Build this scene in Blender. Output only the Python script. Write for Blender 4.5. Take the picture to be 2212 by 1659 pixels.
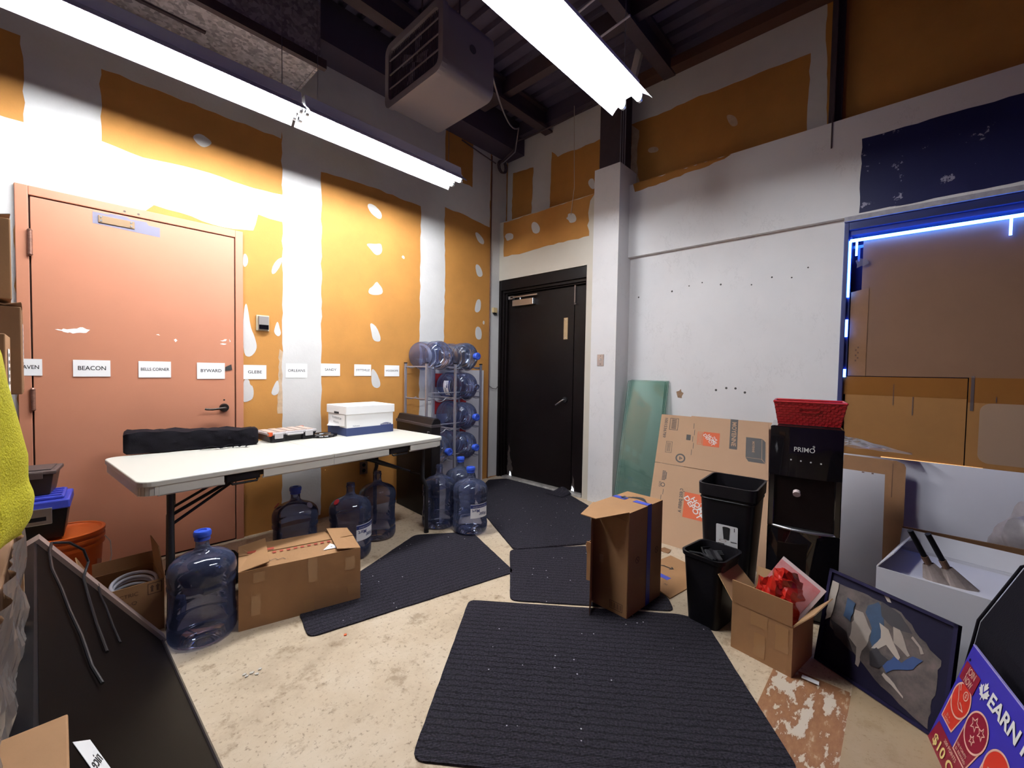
import bpy, math, random
from mathutils import Vector, Matrix, Euler
random.seed(7)
S = bpy.context.scene
for o in list(bpy.data.objects): bpy.data.objects.remove(o)
COL = S.collection

# ------------------------------------------------------------------ camera
cam_d = bpy.data.cameras.new('camera'); cam = bpy.data.objects.new('camera', cam_d); COL.objects.link(cam)
S.camera = cam
FPX = 912.82
cam_d.sensor_fit = 'HORIZONTAL'; cam_d.sensor_width = 36.0; cam_d.lens = 36.0 * FPX / 2212.0
cam_d.clip_start = 0.02; cam_d.clip_end = 60
YAW, PITCH, ROLL = 0.750078676, 0.0333834648, 0.0172216512
_f = Vector((math.cos(YAW) * math.cos(PITCH), math.sin(YAW) * math.cos(PITCH), -math.sin(PITCH)))
_r = Vector((math.sin(YAW), -math.cos(YAW), 0)); _u = _r.cross(_f)
_r2 = math.cos(ROLL) * _r + math.sin(ROLL) * _u; _u2 = -math.sin(ROLL) * _r + math.cos(ROLL) * _u
cam.matrix_world = Matrix(((_r2.x, _u2.x, -_f.x, -3.54876), (_r2.y, _u2.y, -_f.y, -3.54543), (_r2.z, _u2.z, -_f.z, 1.27), (0, 0, 0, 1)))

# ------------------------------------------------------------------ world, exposure
W = bpy.data.worlds.new('world'); S.world = W; W.use_nodes = True
W.node_tree.nodes['Background'].inputs[0].default_value = (0.44, 0.22, 0.74, 1)
W.node_tree.nodes['Background'].inputs[1].default_value = 0.075
S.view_settings.view_transform = 'Standard'; S.view_settings.look = 'None'
S.view_settings.exposure = 0.0; S.view_settings.gamma = 1.0; S.view_settings.use_curve_mapping = False
TUBE_STRENGTH = 150.0
ALB = 0.72   # overall reflectance scale for base colours, lowered so less light bounces into shadow
LED_STRENGTH = 26.0

# ------------------------------------------------------------------ materials
MATS = {}
def mat(name, col, rough=0.6, metal=0.0, var=0.0, vscale=8.0, bump=0.0, bscale=60.0, col2=None, emit=None, estr=0.0, coat=0.0, spec=None):
    """principled material, colour varied between col and col2 by object-space noise, optional fine bump"""
    if name in MATS: return MATS[name]
    m = bpy.data.materials.new(name); m.use_nodes = True; N = m.node_tree.nodes; L = m.node_tree.links
    b = N['Principled BSDF']; b.inputs['Roughness'].default_value = rough; b.inputs['Metallic'].default_value = metal
    if not emit and metal < .5:
        col = tuple(c * ALB for c in col); col2 = tuple(c * ALB for c in col2) if col2 else None
    b.inputs['Base Color'].default_value = (*col, 1)
    if coat: b.inputs['Coat Weight'].default_value = coat
    if spec is not None: b.inputs['Specular IOR Level'].default_value = spec
    if var or bump: tc = N.new('ShaderNodeTexCoord')
    if var:
        nz = N.new('ShaderNodeTexNoise'); nz.inputs['Scale'].default_value = vscale; nz.inputs['Detail'].default_value = 6; nz.inputs['Roughness'].default_value = .65
        L.new(tc.outputs['Object'], nz.inputs['Vector'])
        rp = N.new('ShaderNodeValToRGB'); rp.color_ramp.elements[0].position = .3; rp.color_ramp.elements[1].position = .7
        c2 = col2 or tuple(c * (1 - var) for c in col)
        rp.color_ramp.elements[0].color = (*c2, 1); rp.color_ramp.elements[1].color = (*col, 1)
        L.new(nz.outputs['Fac'], rp.inputs['Fac']); L.new(rp.outputs['Color'], b.inputs['Base Color'])
    if bump:
        n2 = N.new('ShaderNodeTexNoise'); n2.inputs['Scale'].default_value = bscale; n2.inputs['Detail'].default_value = 4
        L.new(tc.outputs['Object'], n2.inputs['Vector'])
        bp = N.new('ShaderNodeBump'); bp.inputs['Strength'].default_value = bump; bp.inputs['Distance'].default_value = .004
        L.new(n2.outputs['Fac'], bp.inputs['Height']); L.new(bp.outputs['Normal'], b.inputs['Normal'])
    if emit:
        b.inputs['Emission Color'].default_value = (*emit, 1); b.inputs['Emission Strength'].default_value = estr
    MATS[name] = m; return m

def thin_clear(name, tint, haze, haze_amt, gloss_rough=0.06):
    """thin clear plastic or glass: tinted see-through, a little haze, fresnel reflection"""
    if name in MATS: return MATS[name]
    m = bpy.data.materials.new(name); m.use_nodes = True; N = m.node_tree.nodes; L = m.node_tree.links; N.clear()
    out = N.new('ShaderNodeOutputMaterial'); tr = N.new('ShaderNodeBsdfTransparent'); tr.inputs[0].default_value = (*tint, 1)
    df = N.new('ShaderNodeBsdfDiffuse'); df.inputs[0].default_value = (*haze, 1)
    tl = N.new('ShaderNodeBsdfTranslucent'); tl.inputs[0].default_value = (*haze, 1)
    gl = N.new('ShaderNodeBsdfGlossy'); gl.inputs['Roughness'].default_value = gloss_rough
    m0 = N.new('ShaderNodeMixShader'); m0.inputs[0].default_value = .5; L.new(df.outputs[0], m0.inputs[1]); L.new(tl.outputs[0], m0.inputs[2])
    m1 = N.new('ShaderNodeMixShader'); L.new(tr.outputs[0], m1.inputs[1]); L.new(m0.outputs[0], m1.inputs[2])
    lw = N.new('ShaderNodeLayerWeight'); lw.inputs[0].default_value = .35
    mp = N.new('ShaderNodeMapRange'); mp.inputs['To Min'].default_value = haze_amt; mp.inputs['To Max'].default_value = min(1, haze_amt + .45)
    L.new(lw.outputs['Facing'], mp.inputs['Value']); L.new(mp.outputs[0], m1.inputs[0])
    fr = N.new('ShaderNodeFresnel'); fr.inputs[0].default_value = 1.5
    m2 = N.new('ShaderNodeMixShader'); L.new(fr.outputs[0], m2.inputs[0]); L.new(m1.outputs[0], m2.inputs[1]); L.new(gl.outputs[0], m2.inputs[2])
    L.new(m2.outputs[0], out.inputs[0]); MATS[name] = m; return m

def nodes_of(name):
    m = bpy.data.materials.new(name); m.use_nodes = True; MATS[name] = m
    return m, m.node_tree.nodes, m.node_tree.links, m.node_tree.nodes['Principled BSDF']
def ramp(N, L, src, stops):
    r = N.new('ShaderNodeValToRGB'); e = r.color_ramp.elements
    while len(e) < len(stops): e.new(.5)
    for k, (p, c) in enumerate(stops):
        e[k].position = p; e[k].color = (*c, 1) if len(c) == 3 else c
    L.new(src, r.inputs['Fac']); return r.outputs['Color']
def noise(N, L, vec, scale, detail=6, rough=.6):
    n = N.new('ShaderNodeTexNoise'); n.inputs['Scale'].default_value = scale; n.inputs['Detail'].default_value = detail; n.inputs['Roughness'].default_value = rough
    L.new(vec, n.inputs['Vector']); return n.outputs['Fac']
def mixc(N, L, fac, a, b, mode='MIX'):
    x = N.new('ShaderNodeMix'); x.data_type = 'RGBA'; x.blend_type = mode
    if isinstance(fac, float): x.inputs[0].default_value = fac
    else: L.new(fac, x.inputs[0])
    for i, v in ((6, a), (7, b)):
        if isinstance(v, tuple): x.inputs[i].default_value = (*v, 1)
        else: L.new(v, x.inputs[i])
    return x.outputs[2]
def mth(N, L, op, a, b=0.0, c=0.0):
    x = N.new('ShaderNodeMath'); x.operation = op
    for i, v in enumerate((a, b, c)):
        if isinstance(v, (int, float)): x.inputs[i].default_value = v
        else: L.new(v, x.inputs[i])
    return x.outputs[0]

def floor_material():
    m, N, L, b = nodes_of('stained_concrete')
    tc = N.new('ShaderNodeTexCoord').outputs['Object']; sp = N.new('ShaderNodeSeparateXYZ'); L.new(tc, sp.inputs[0])
    base = ramp(N, L, noise(N, L, tc, 2.2, 8, .7), [(.25, (.35, .255, .165)), (.48, (.51, .39, .265)), (.72, (.61, .495, .365))])
    spk = ramp(N, L, noise(N, L, tc, 55, 4, .7), [(.32, (.30, .24, .19)), (.43, (1, 1, 1))])
    c = mixc(N, L, .75, base, spk, 'MULTIPLY')
    stn = ramp(N, L, noise(N, L, tc, 7.5, 7, .75), [(.36, (.50, .43, .35)), (.46, (1, 1, 1))])
    c = mixc(N, L, .7, c, stn, 'MULTIPLY')
    # old tile bed with flaking adhesive, cut off on a straight line
    inx = mth(N, L, 'MULTIPLY', mth(N, L, 'LESS_THAN', sp.outputs[0], -1.40), mth(N, L, 'GREATER_THAN', sp.outputs[0], -2.6))
    iny = mth(N, L, 'MULTIPLY', mth(N, L, 'LESS_THAN', sp.outputs[1], -3.17), mth(N, L, 'GREATER_THAN', sp.outputs[1], -3.43))
    inm = mth(N, L, 'MULTIPLY', inx, iny)
    mp = N.new('ShaderNodeMapping'); mp.inputs['Scale'].default_value = (5, 13, 5); L.new(tc, mp.inputs['Vector'])
    fl = ramp(N, L, noise(N, L, mp.outputs[0], 1.5, 8, .65), [(.45, (.52, .43, .33)), (.475, (.22, .09, .035)), (.60, (.28, .125, .05)), (.66, (.45, .33, .22))])
    c = mixc(N, L, inm, c, fl)
    # darker, yellow-brown concrete beyond the tile bed
    yel = mth(N, L, 'LESS_THAN', sp.outputs[1], -3.43)
    c = mixc(N, L, mth(N, L, 'MULTIPLY', yel, .75), c, (.27, .175, .085))
    L.new(c, b.inputs['Base Color']); b.inputs['Roughness'].default_value = .62
    bp = N.new('ShaderNodeBump'); bp.inputs['Strength'].default_value = .25; bp.inputs['Distance'].default_value = .004
    L.new(noise(N, L, tc, 40, 5), bp.inputs['Height']); L.new(bp.outputs[0], b.inputs['Normal'])
    return m
def scuffed(name, col, scuff, amt=.6):
    m, N, L, b = nodes_of(name)
    tc = N.new('ShaderNodeTexCoord').outputs['Object']
    mp = N.new('ShaderNodeMapping'); mp.inputs['Scale'].default_value = (3, 3, 1.6); mp.inputs['Rotation'].default_value = (.5, .3, .2); L.new(tc, mp.inputs['Vector'])
    n1 = noise(N, L, mp.outputs[0], 3.0, 10, .72)
    base = ramp(N, L, noise(N, L, tc, 1.6, 5), [(.3, tuple(c * .9 for c in col)), (.7, col)])
    line = ramp(N, L, n1, [(.494, (0, 0, 0)), (.5, (1, 1, 1)), (.506, (0, 0, 0))])
    gate = ramp(N, L, noise(N, L, tc, 2.5, 4), [(.5, (0, 0, 0)), (.62, (1, 1, 1))])
    f = mth(N, L, 'MULTIPLY', mth(N, L, 'MULTIPLY', line, gate), amt)
    L.new(mixc(N, L, f, base, scuff), b.inputs['Base Color']); b.inputs['Roughness'].default_value = .55
    return m
def carpet(name):
    m, N, L, b = nodes_of(name)
    tc = N.new('ShaderNodeTexCoord').outputs['Object']
    base = ramp(N, L, noise(N, L, tc, 130, 3), [(.3, (.006, .005, .008)), (.7, (.040, .034, .045))])
    # a ribbed, basket-like loop pattern
    w = N.new('ShaderNodeTexWave'); w.inputs['Scale'].default_value = 55; w.inputs['Distortion'].default_value = 1.5; w.bands_direction = 'Y'; L.new(tc, w.inputs['Vector'])
    w2 = N.new('ShaderNodeTexWave'); w2.inputs['Scale'].default_value = 10; w2.inputs['Distortion'].default_value = 2.5; w2.inputs['Detail'].default_value = 4; w2.bands_direction = 'Y'; w2.inputs['Detail Scale'].default_value = 4; L.new(tc, w2.inputs['Vector'])
    rib = ramp(N, L, w2.outputs['Fac'], [(.0, (.30, .30, .30)), (.22, (1, 1, 1))])
    c = mixc(N, L, .8, base, rib, 'MULTIPLY')
    # pale lint
    v = N.new('ShaderNodeTexVoronoi'); v.inputs['Scale'].default_value = 22; L.new(tc, v.inputs['Vector'])
    dot = ramp(N, L, v.outputs['Distance'], [(.05, (1, 1, 1)), (.085, (0, 0, 0))])
    wn = N.new('ShaderNodeSeparateColor'); L.new(v.outputs['Color'], wn.inputs[0])
    g = mth(N, L, 'MULTIPLY', dot, mth(N, L, 'GREATER_THAN', wn.outputs[0], .62))
    L.new(mixc(N, L, g, c, (.45, .42, .45)), b.inputs['Base Color']); b.inputs['Roughness'].default_value = .95; b.inputs['Specular IOR Level'].default_value = .15
    h = mth(N, L, 'ADD', w.outputs['Fac'], noise(N, L, tc, 150, 3))
    bp = N.new('ShaderNodeBump'); bp.inputs['Strength'].default_value = .8; bp.inputs['Distance'].default_value = .004
    L.new(h, bp.inputs['Height']); L.new(bp.outputs[0], b.inputs['Normal'])
    return m
def chipped_blue():
    m, N, L, b = nodes_of('chipped_navy_paint')
    tc = N.new('ShaderNodeTexCoord').outputs['Object']
    n1 = noise(N, L, tc, 9, 9, .7)
    chip = ramp(N, L, n1, [(.615, (.010, .011, .06)), (.625, (.28, .26, .34))])
    L.new(chip, b.inputs['Base Color']); b.inputs['Roughness'].default_value = .4
    return m
def galvanised():
    m, N, L, b = nodes_of('galvanised_steel')
    tc = N.new('ShaderNodeTexCoord').outputs['Object']
    v = N.new('ShaderNodeTexVoronoi'); v.inputs['Scale'].default_value = 45; L.new(tc, v.inputs['Vector'])
    sc = N.new('ShaderNodeSeparateColor'); L.new(v.outputs['Color'], sc.inputs[0])
    L.new(ramp(N, L, sc.outputs[0], [(.1, (.30, .29, .32)), (.9, (.62, .60, .63))]), b.inputs['Base Color'])
    b.inputs['Metallic'].default_value = .5; b.inputs['Roughness'].default_value = .5
    return m

drywall = mat('tan_drywall_paper', (.66, .285, .055), .8, var=.22, vscale=2.5, bump=.15, bscale=120)
mud = mat('joint_compound', (.80, .765, .735), .85, var=.10, vscale=4, bump=.25, bscale=50)
mudthin = mat('thin_joint_compound', (.80, .56, .36), .85, var=.35, vscale=14)
floor_m = floor_material()
white_wall = scuffed('scuffed_white_wall', (.72, .69, .685), (.24, .22, .21), .5)
cream = mat('cream_paint', (.78, .70, .58), .5, var=.08, vscale=3)
pink = mat('salmon_paint', (.70, .285, .165), .42, var=.06, vscale=3)
black_paint = mat('black_door_paint', (.008, .005, .005), .38, var=.4, vscale=4, spec=.18)
black_metal = mat('black_metal', (.012, .011, .013), .4)
dark_gap = mat('shadow_gap', (.05, .02, .012), .9)
steel_dark = mat('primed_steel', (.085, .055, .065), .6, var=.3, vscale=6)
deck = mat('violet_cast_deck', (.10, .08, .14), .7, var=.25, vscale=3)  # violet cast of the blue lighting painted into the deck colour
galv = galvanised()
carpet_m = carpet('ribbed_carpet')
white_paper = mat('white_paper', (1.16, 1.13, 1.11), .7)
ink = mat('black_ink', (.02, .018, .018), .7)
brown_ink = mat('brown_print', (.13, .055, .025), .8)
red_ink = mat('red_print', (.42, .05, .02), .7)
orange_ink = mat('orange_print', (.72, .11, .02), .7)
navy_ink = mat('navy_print', (.03, .045, .20), .6)
grey_print = mat('grey_print', (.085, .075, .07), .8)
white_ink = mat('white_print', (.85, .82, .78), .7)
cardb = mat('cardboard', (.45, .225, .09), .8, var=.14, vscale=5, bump=.1, bscale=90)
cardb_in = mat('cardboard_inside', (.56, .32, .15), .85, var=.1, vscale=5)
cardb_dark = mat('weathered_cardboard', (.33, .155, .062), .8, var=.25, vscale=4)
cardb_hd = mat('kraft_carton_board', (.56, .33, .19), .8, var=.06, vscale=4)
tape_clear = mat('clear_packing_tape', (.50, .27, .12), .15)
tape_blue = mat('blue_tape', (.045, .07, .50), .5)
plastic_white = mat('white_table_plastic', (.83, .79, .69), .45, bump=.08, bscale=300)
plastic_black = mat('black_plastic', (.008, .007, .009), .4, spec=.22)
gloss_black = mat('gloss_black', (.006, .005, .006), .06, coat=.5)
fabric_black = mat('black_nylon', (.006, .0045, .008), .7, spec=.12, bump=.2, bscale=200)
chrome = mat('brushed_metal', (.55, .54, .55), .3, metal=1.0)
grey_metal = mat('grey_rack_tube', (.36, .35, .40), .35, metal=.7)
brass = mat('aged_brass', (.34, .21, .11), .5, metal=.3)
tape_grey = mat('grey_tape', (.24, .22, .30), .5)
bottle_m = thin_clear('blue_polycarbonate', (.72, .76, .91), (.20, .24, .44), .15)
bottle_dark = thin_clear('blue_polycarbonate_dusty', (.66, .71, .84), (.19, .22, .36), .18, .12)
cap_blue = mat('blue_cap', (.035, .10, .62), .4)
glass_m = thin_clear('green_glass', (.93, .98, .95), (.56, .84, .74), .13, .02)
glass_edge = mat('green_glass_edge', (.07, .27, .20), .2)
clear_wrap = thin_clear('clear_wrap', (.9, .88, .88), (.65, .6, .6), .22, .12)
wrap_film = thin_clear('wrinkled_film', (.92, .9, .9), (.55, .48, .44), .30, .15)
orange_pl = mat('orange_bucket_plastic', (.78, .13, .015), .35)
blue_pl = mat('blue_lid_plastic', (.05, .07, .52), .4)
red_pl = mat('red_basket_plastic', (.52, .018, .022), .35)
red_film = mat('red_plastic_film', (.60, .02, .012), .2, var=.3, vscale=10)
yellow = mat('yellow_terry', (.86, .75, .015), .95, var=.18, vscale=120, bump=1.0, bscale=220)
foam_white = mat('white_board', (.76, .73, .78), .5, var=.05, vscale=3)
tube_on = mat('lit_tube', (.9, .95, 1), .3, emit=(.90, .95, 1.0), estr=TUBE_STRENGTH)
refl_white = mat('white_enamel', (1.15, 1.15, 1.15), .35)
led_on = mat('lit_led', (.4, .5, 1), .3, emit=(.05, .16, 1.0), estr=LED_STRENGTH)
led_core = mat('lit_led_core', (.6, .7, 1), .3, emit=(.05, .20, 1.0), estr=LED_STRENGTH * 1.6)
navy = mat('navy_board', (.007, .005, .022), .7, spec=.15)
sign_blue = mat('sign_blue', (.05, .035, .42), .4)
sign_red = mat('sign_red', (.72, .04, .02), .4)
sign_maroon = mat('sign_maroon', (.30, .010, .035), .4)
sign_line = mat('sign_peach_line', (.90, .50, .38), .5)
heater_m = mat('heater_enamel', (.30, .25, .27), .5)
heater_dark = mat('heater_dark', (.07, .055, .07), .5)

# ------------------------------------------------------------------ mesh helpers
class MB:
    def __init__(s): s.v = []; s.f = []; s.m = []
    def add(s, vs, fs, mi=0):
        b = len(s.v); s.v += [tuple(v) for v in vs]
        for f in fs: s.f.append(tuple(b + i for i in f)); s.m.append(mi)
        return s
    def hexa(s, p, mi=0):   # 4 bottom + 4 top corners, same winding
        return s.add(p, [(0, 3, 2, 1), (4, 5, 6, 7), (0, 1, 5, 4), (1, 2, 6, 5), (2, 3, 7, 6), (3, 0, 4, 7)], mi)
    def box(s, x0, x1, y0, y1, z0, z1, mi=0):
        return s.hexa([(x0, y0, z0), (x1, y0, z0), (x1, y1, z0), (x0, y1, z0), (x0, y0, z1), (x1, y0, z1), (x1, y1, z1), (x0, y1, z1)], mi)
    def cyl(s, p0, p1, r0, r1=None, n=16, mi=0, caps=True):
        p0 = Vector(p0); p1 = Vector(p1); r1 = r0 if r1 is None else r1
        d = (p1 - p0).normalized(); a = d.orthogonal().normalized(); c = d.cross(a)
        vs = []
        for p, r in ((p0, r0), (p1, r1)):
            for i in range(n):
                t = 2 * math.pi * i / n; vs.append(p + a * (r * math.cos(t)) + c * (r * math.sin(t)))
        fs = [(i, (i + 1) % n, n + (i + 1) % n, n + i) for i in range(n)]
        if caps: fs += [tuple(range(n - 1, -1, -1)), tuple(range(n, 2 * n))]
        return s.add(vs, fs, mi)
    def tube(s, path, r, n=8, mi=0):
        P = [Vector(p) for p in path]; rings = []; ref = None
        for i, p in enumerate(P):
            d = (P[min(i + 1, len(P) - 1)] - P[max(i - 1, 0)]).normalized()
            if ref is None: ref = d.orthogonal().normalized()
            a = (ref - d * ref.dot(d)); a = a.normalized() if a.length > 1e-5 else d.orthogonal().normalized(); ref = a; c = d.cross(a)
            rings.append([p + a * (r * math.cos(2 * math.pi * k / n)) + c * (r * math.sin(2 * math.pi * k / n)) for k in range(n)])
        vs = [v for R in rings for v in R]; fs = []
        for i in range(len(P) - 1):
            for k in range(n): fs.append((i * n + k, i * n + (k + 1) % n, (i + 1) * n + (k + 1) % n, (i + 1) * n + k))
        fs += [tuple(range(n - 1, -1, -1)), tuple((len(P) - 1) * n + k for k in range(n))]
        return s.add(vs, fs, mi)
    def lathe(s, prof, n=32, c=(0, 0, 0), mi=0, sx=1, sy=1):
        vs = []; fs = []
        for r, z in prof:
            for i in range(n):
                t = 2 * math.pi * i / n; vs.append((c[0] + sx * r * math.cos(t), c[1] + sy * r * math.sin(t), c[2] + z))
        for j in range(len(prof) - 1):
            for i in range(n): fs.append((j * n + i, j * n + (i + 1) % n, (j + 1) * n + (i + 1) % n, (j + 1) * n + i))
        return s.add(vs, fs, mi)
    def prism(s, pts, ext, mi=0):   # polygon in space, pushed along ext
        n = len(pts); e = Vector(ext); P = [Vector(p) for p in pts]
        fs = [tuple(range(n)), tuple(range(2 * n - 1, n - 1, -1))] + [(i, n + i, n + (i + 1) % n, (i + 1) % n) for i in range(n)]
        return s.add(P + [p + e for p in P], fs, mi)
    def grid(s, fn, nu, nv, mi=0):
        vs = [fn(i / nu, j / nv) for j in range(nv + 1) for i in range(nu + 1)]
        fs = [(j * (nu + 1) + i, j * (nu + 1) + i + 1, (j + 1) * (nu + 1) + i + 1, (j + 1) * (nu + 1) + i) for j in range(nv) for i in range(nu)]
        return s.add(vs, fs, mi)
    def xf(s, M):
        s.v = [tuple(M @ Vector(v)) for v in s.v]; return s
    def mesh(s, name, mats, smooth=False):
        me = bpy.data.meshes.new(name); me.from_pydata(s.v, [], s.f); me.update()
        for m in (mats if isinstance(mats, (list, tuple)) else [mats]): me.materials.append(m)
        me.polygons.foreach_set('material_index', s.m)
        import bmesh
        bm = bmesh.new(); bm.from_mesh(me); bmesh.ops.recalc_face_normals(bm, faces=bm.faces); bm.to_mesh(me); bm.free()
        if smooth:
            me.polygons.foreach_set('use_smooth', [True] * len(me.polygons))
            try: me.set_sharp_from_angle(angle=math.radians(smooth if smooth is not True else 40))
            except Exception: pass
        return me

def tag(o, label=None, cat=None, group=None, kind=None):
    if label: o['label'] = label
    if cat: o['category'] = cat
    if group: o['group'] = group
    if kind: o['kind'] = kind
    return o
def obj(name, mb, mats, parent=None, smooth=False, bevel=0, seg=2, label=None, solid=0):
    o = bpy.data.objects.new(name, mb.mesh(name, mats, smooth) if isinstance(mb, MB) else mb); COL.objects.link(o)
    if parent: o.parent = parent
    if solid:
        md = o.modifiers.new('thickness', 'SOLIDIFY'); md.thickness = solid; md.offset = 0
    if bevel:
        md = o.modifiers.new('bevel', 'BEVEL'); md.width = bevel; md.segments = seg; md.limit_method = 'ANGLE'; md.angle_limit = math.radians(50)
    if label: o['label'] = label
    return o
def thing(name, label, cat, loc=(0, 0, 0), rz=0.0, group=None, rot=None):
    o = bpy.data.objects.new(name, None); COL.objects.link(o); o.location = loc
    o.rotation_euler = rot if rot else (0, 0, math.radians(rz)); o.empty_display_size = .1
    return tag(o, label, cat, group)
def struct(name, mb, mats, label=None, cat='wall', smooth=False):
    o = obj(name, mb, mats, smooth=smooth); return tag(o, label, cat, kind='structure')

class Frame:
    """flat surface frame: o + u*a + v*b, n = u x v pointing out of the surface"""
    def __init__(s, o, u, v): s.o = Vector(o); s.u = Vector(u).normalized(); s.v = Vector(v).normalized(); s.n = s.u.cross(s.v).normalized()
    def __call__(s, a, b, c=0.0): return s.o + s.u * a + s.v * b + s.n * c
TXT = {}
def text_geo(t, bold=0.0):
    k = (t, bold)
    if k not in TXT:
        cu = bpy.data.curves.new('t', 'FONT'); cu.body = t; cu.size = 1.0; cu.align_x = 'CENTER'; cu.align_y = 'CENTER'; cu.offset = bold; cu.resolution_u = 3; cu.space_line = .85
        ob = bpy.data.objects.new('t', cu); COL.objects.link(ob)
        me = bpy.data.meshes.new_from_object(ob.evaluated_get(bpy.context.evaluated_depsgraph_get()))
        TXT[k] = ([tuple(v.co) for v in me.vertices], [tuple(p.vertices) for p in me.polygons])
        bpy.data.objects.remove(ob); bpy.data.curves.remove(cu); bpy.data.meshes.remove(me)
    return TXT[k]
def lettering(t, size, fr, m, parent, at=(0, 0), rot=0.0, bold=0.0, wide=1.0, name='lettering', off=.0012, fn=None, fit=None):
    vs, fs = text_geo(t, bold); c, s_ = math.cos(rot), math.sin(rot); mb = MB(); out = []
    if fit:
        w = max(v[0] for v in vs) - min(v[0] for v in vs); wide = fit / (w * size)
    for x, y, z in vs:
        x *= size * wide; y *= size; a, b = at[0] + c * x - s_ * y, at[1] + s_ * x + c * y
        out.append(fn(a, b) if fn else fr(a, b, off))
    mb.add(out, fs); me = bpy.data.meshes.new(name); me.from_pydata([tuple(v) for v in mb.v], [], mb.f); me.materials.append(m); me.update()
    o = bpy.data.objects.new(name, me); COL.objects.link(o); o.parent = parent; return o
def flat(mb, fr, pts, off=.0008, mi=0): return mb.add([fr(a, b, off) for a, b in pts], [tuple(range(len(pts)))], mi)
def rect(a0, a1, b0, b1): return [(a0, b0), (a1, b0), (a1, b1), (a0, b1)]
def ring(cx, cy, r0, r1, n=28, sy=1.0, a0=0, a1=2 * math.pi):
    out = [];
    for i in range(n):
        t0 = a0 + (a1 - a0) * i / n; t1 = a0 + (a1 - a0) * (i + 1) / n
        out.append([(cx + r0 * math.cos(t0), cy + sy * r0 * math.sin(t0)), (cx + r1 * math.cos(t0), cy + sy * r1 * math.sin(t0)), (cx + r1 * math.cos(t1), cy + sy * r1 * math.sin(t1)), (cx + r0 * math.cos(t1), cy + sy * r0 * math.sin(t1))])
    return out
def disc(cx, cy, r, n=28, sy=1.0): return [(cx + r * math.cos(2 * math.pi * i / n), cy + sy * r * math.sin(2 * math.pi * i / n)) for i in range(n)]
def stroke(pts, w, closed=False):
    out = []; n = len(pts); P = [Vector((*p, 0)) for p in pts]
    for i in range(n if closed else n - 1):
        a, b = P[i], P[(i + 1) % n]; d = (b - a).normalized(); q = Vector((-d.y, d.x, 0)) * w / 2; e = d * w / 2
        out.append([tuple((a - e - q).xy), tuple((b + e - q).xy), tuple((b + e + q).xy), tuple((a - e + q).xy)])
    return out
def rrect(x0, x1, y0, y1, r, n=5):
    out = []
    for cx, cy, a in ((x1 - r, y1 - r, 0), (x0 + r, y1 - r, 90), (x0 + r, y0 + r, 180), (x1 - r, y0 + r, 270)):
        for i in range(n + 1):
            t = math.radians(a + 90 * i / n); out.append((cx + r * math.cos(t), cy + r * math.sin(t)))
    return out
def ragged(pts, step=.05, amp=.006, rnd=random):
    out = []; n = len(pts)
    for i in range(n):
        a, b = pts[i], pts[(i + 1) % n]; L = math.hypot(b[0] - a[0], b[1] - a[1]); k = max(1, int(L / step))
        for j in range(k):
            t = j / k; s = amp if j else amp * .3
            out.append((a[0] + (b[0] - a[0]) * t + rnd.uniform(-s, s), a[1] + (b[1] - a[1]) * t + rnd.uniform(-s, s)))
    return out

# ================================================================== STRUCTURE
struct('floor', MB().box(-6.5, .6, -6.5, .3, -.12, 0), floor_m, 'worn cream concrete floor with stains and a flaking patch', 'floor')
wall_left = struct('wall_left', MB().box(-6.5, .32, 0, .15, 0, 4.4), drywall, 'tan drywall wall with white joint compound behind the table')
_n = [0]
def wplate(pts, parent, m, name='joint_compound', step=.06, amp=.006, th=None, plane='L', x=0.0):
    """thin trowelled plate on a wall; plane L = left wall (X, Z), R = wall facing -X (Y, Z)"""
    if name == 'filler_patch':
        for _ in range(2): pts = [q for i in range(len(pts)) for q in ((pts[i][0] * .75 + pts[(i + 1) % len(pts)][0] * .25, pts[i][1] * .75 + pts[(i + 1) % len(pts)][1] * .25), (pts[i][0] * .25 + pts[(i + 1) % len(pts)][0] * .75, pts[i][1] * .25 + pts[(i + 1) % len(pts)][1] * .75))]
        amp *= .6
    _n[0] += 1; th = th or (.0010 + .00013 * (_n[0] % 9)); P = ragged(pts, step, amp)
    q = [(a, 0, b) for a, b in P] if plane == 'L' else [(x, a, b) for a, b in P]
    return obj(name, MB().prism(q, (0, -th, 0) if plane == 'L' else (-th, 0, 0)), m, parent)
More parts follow.
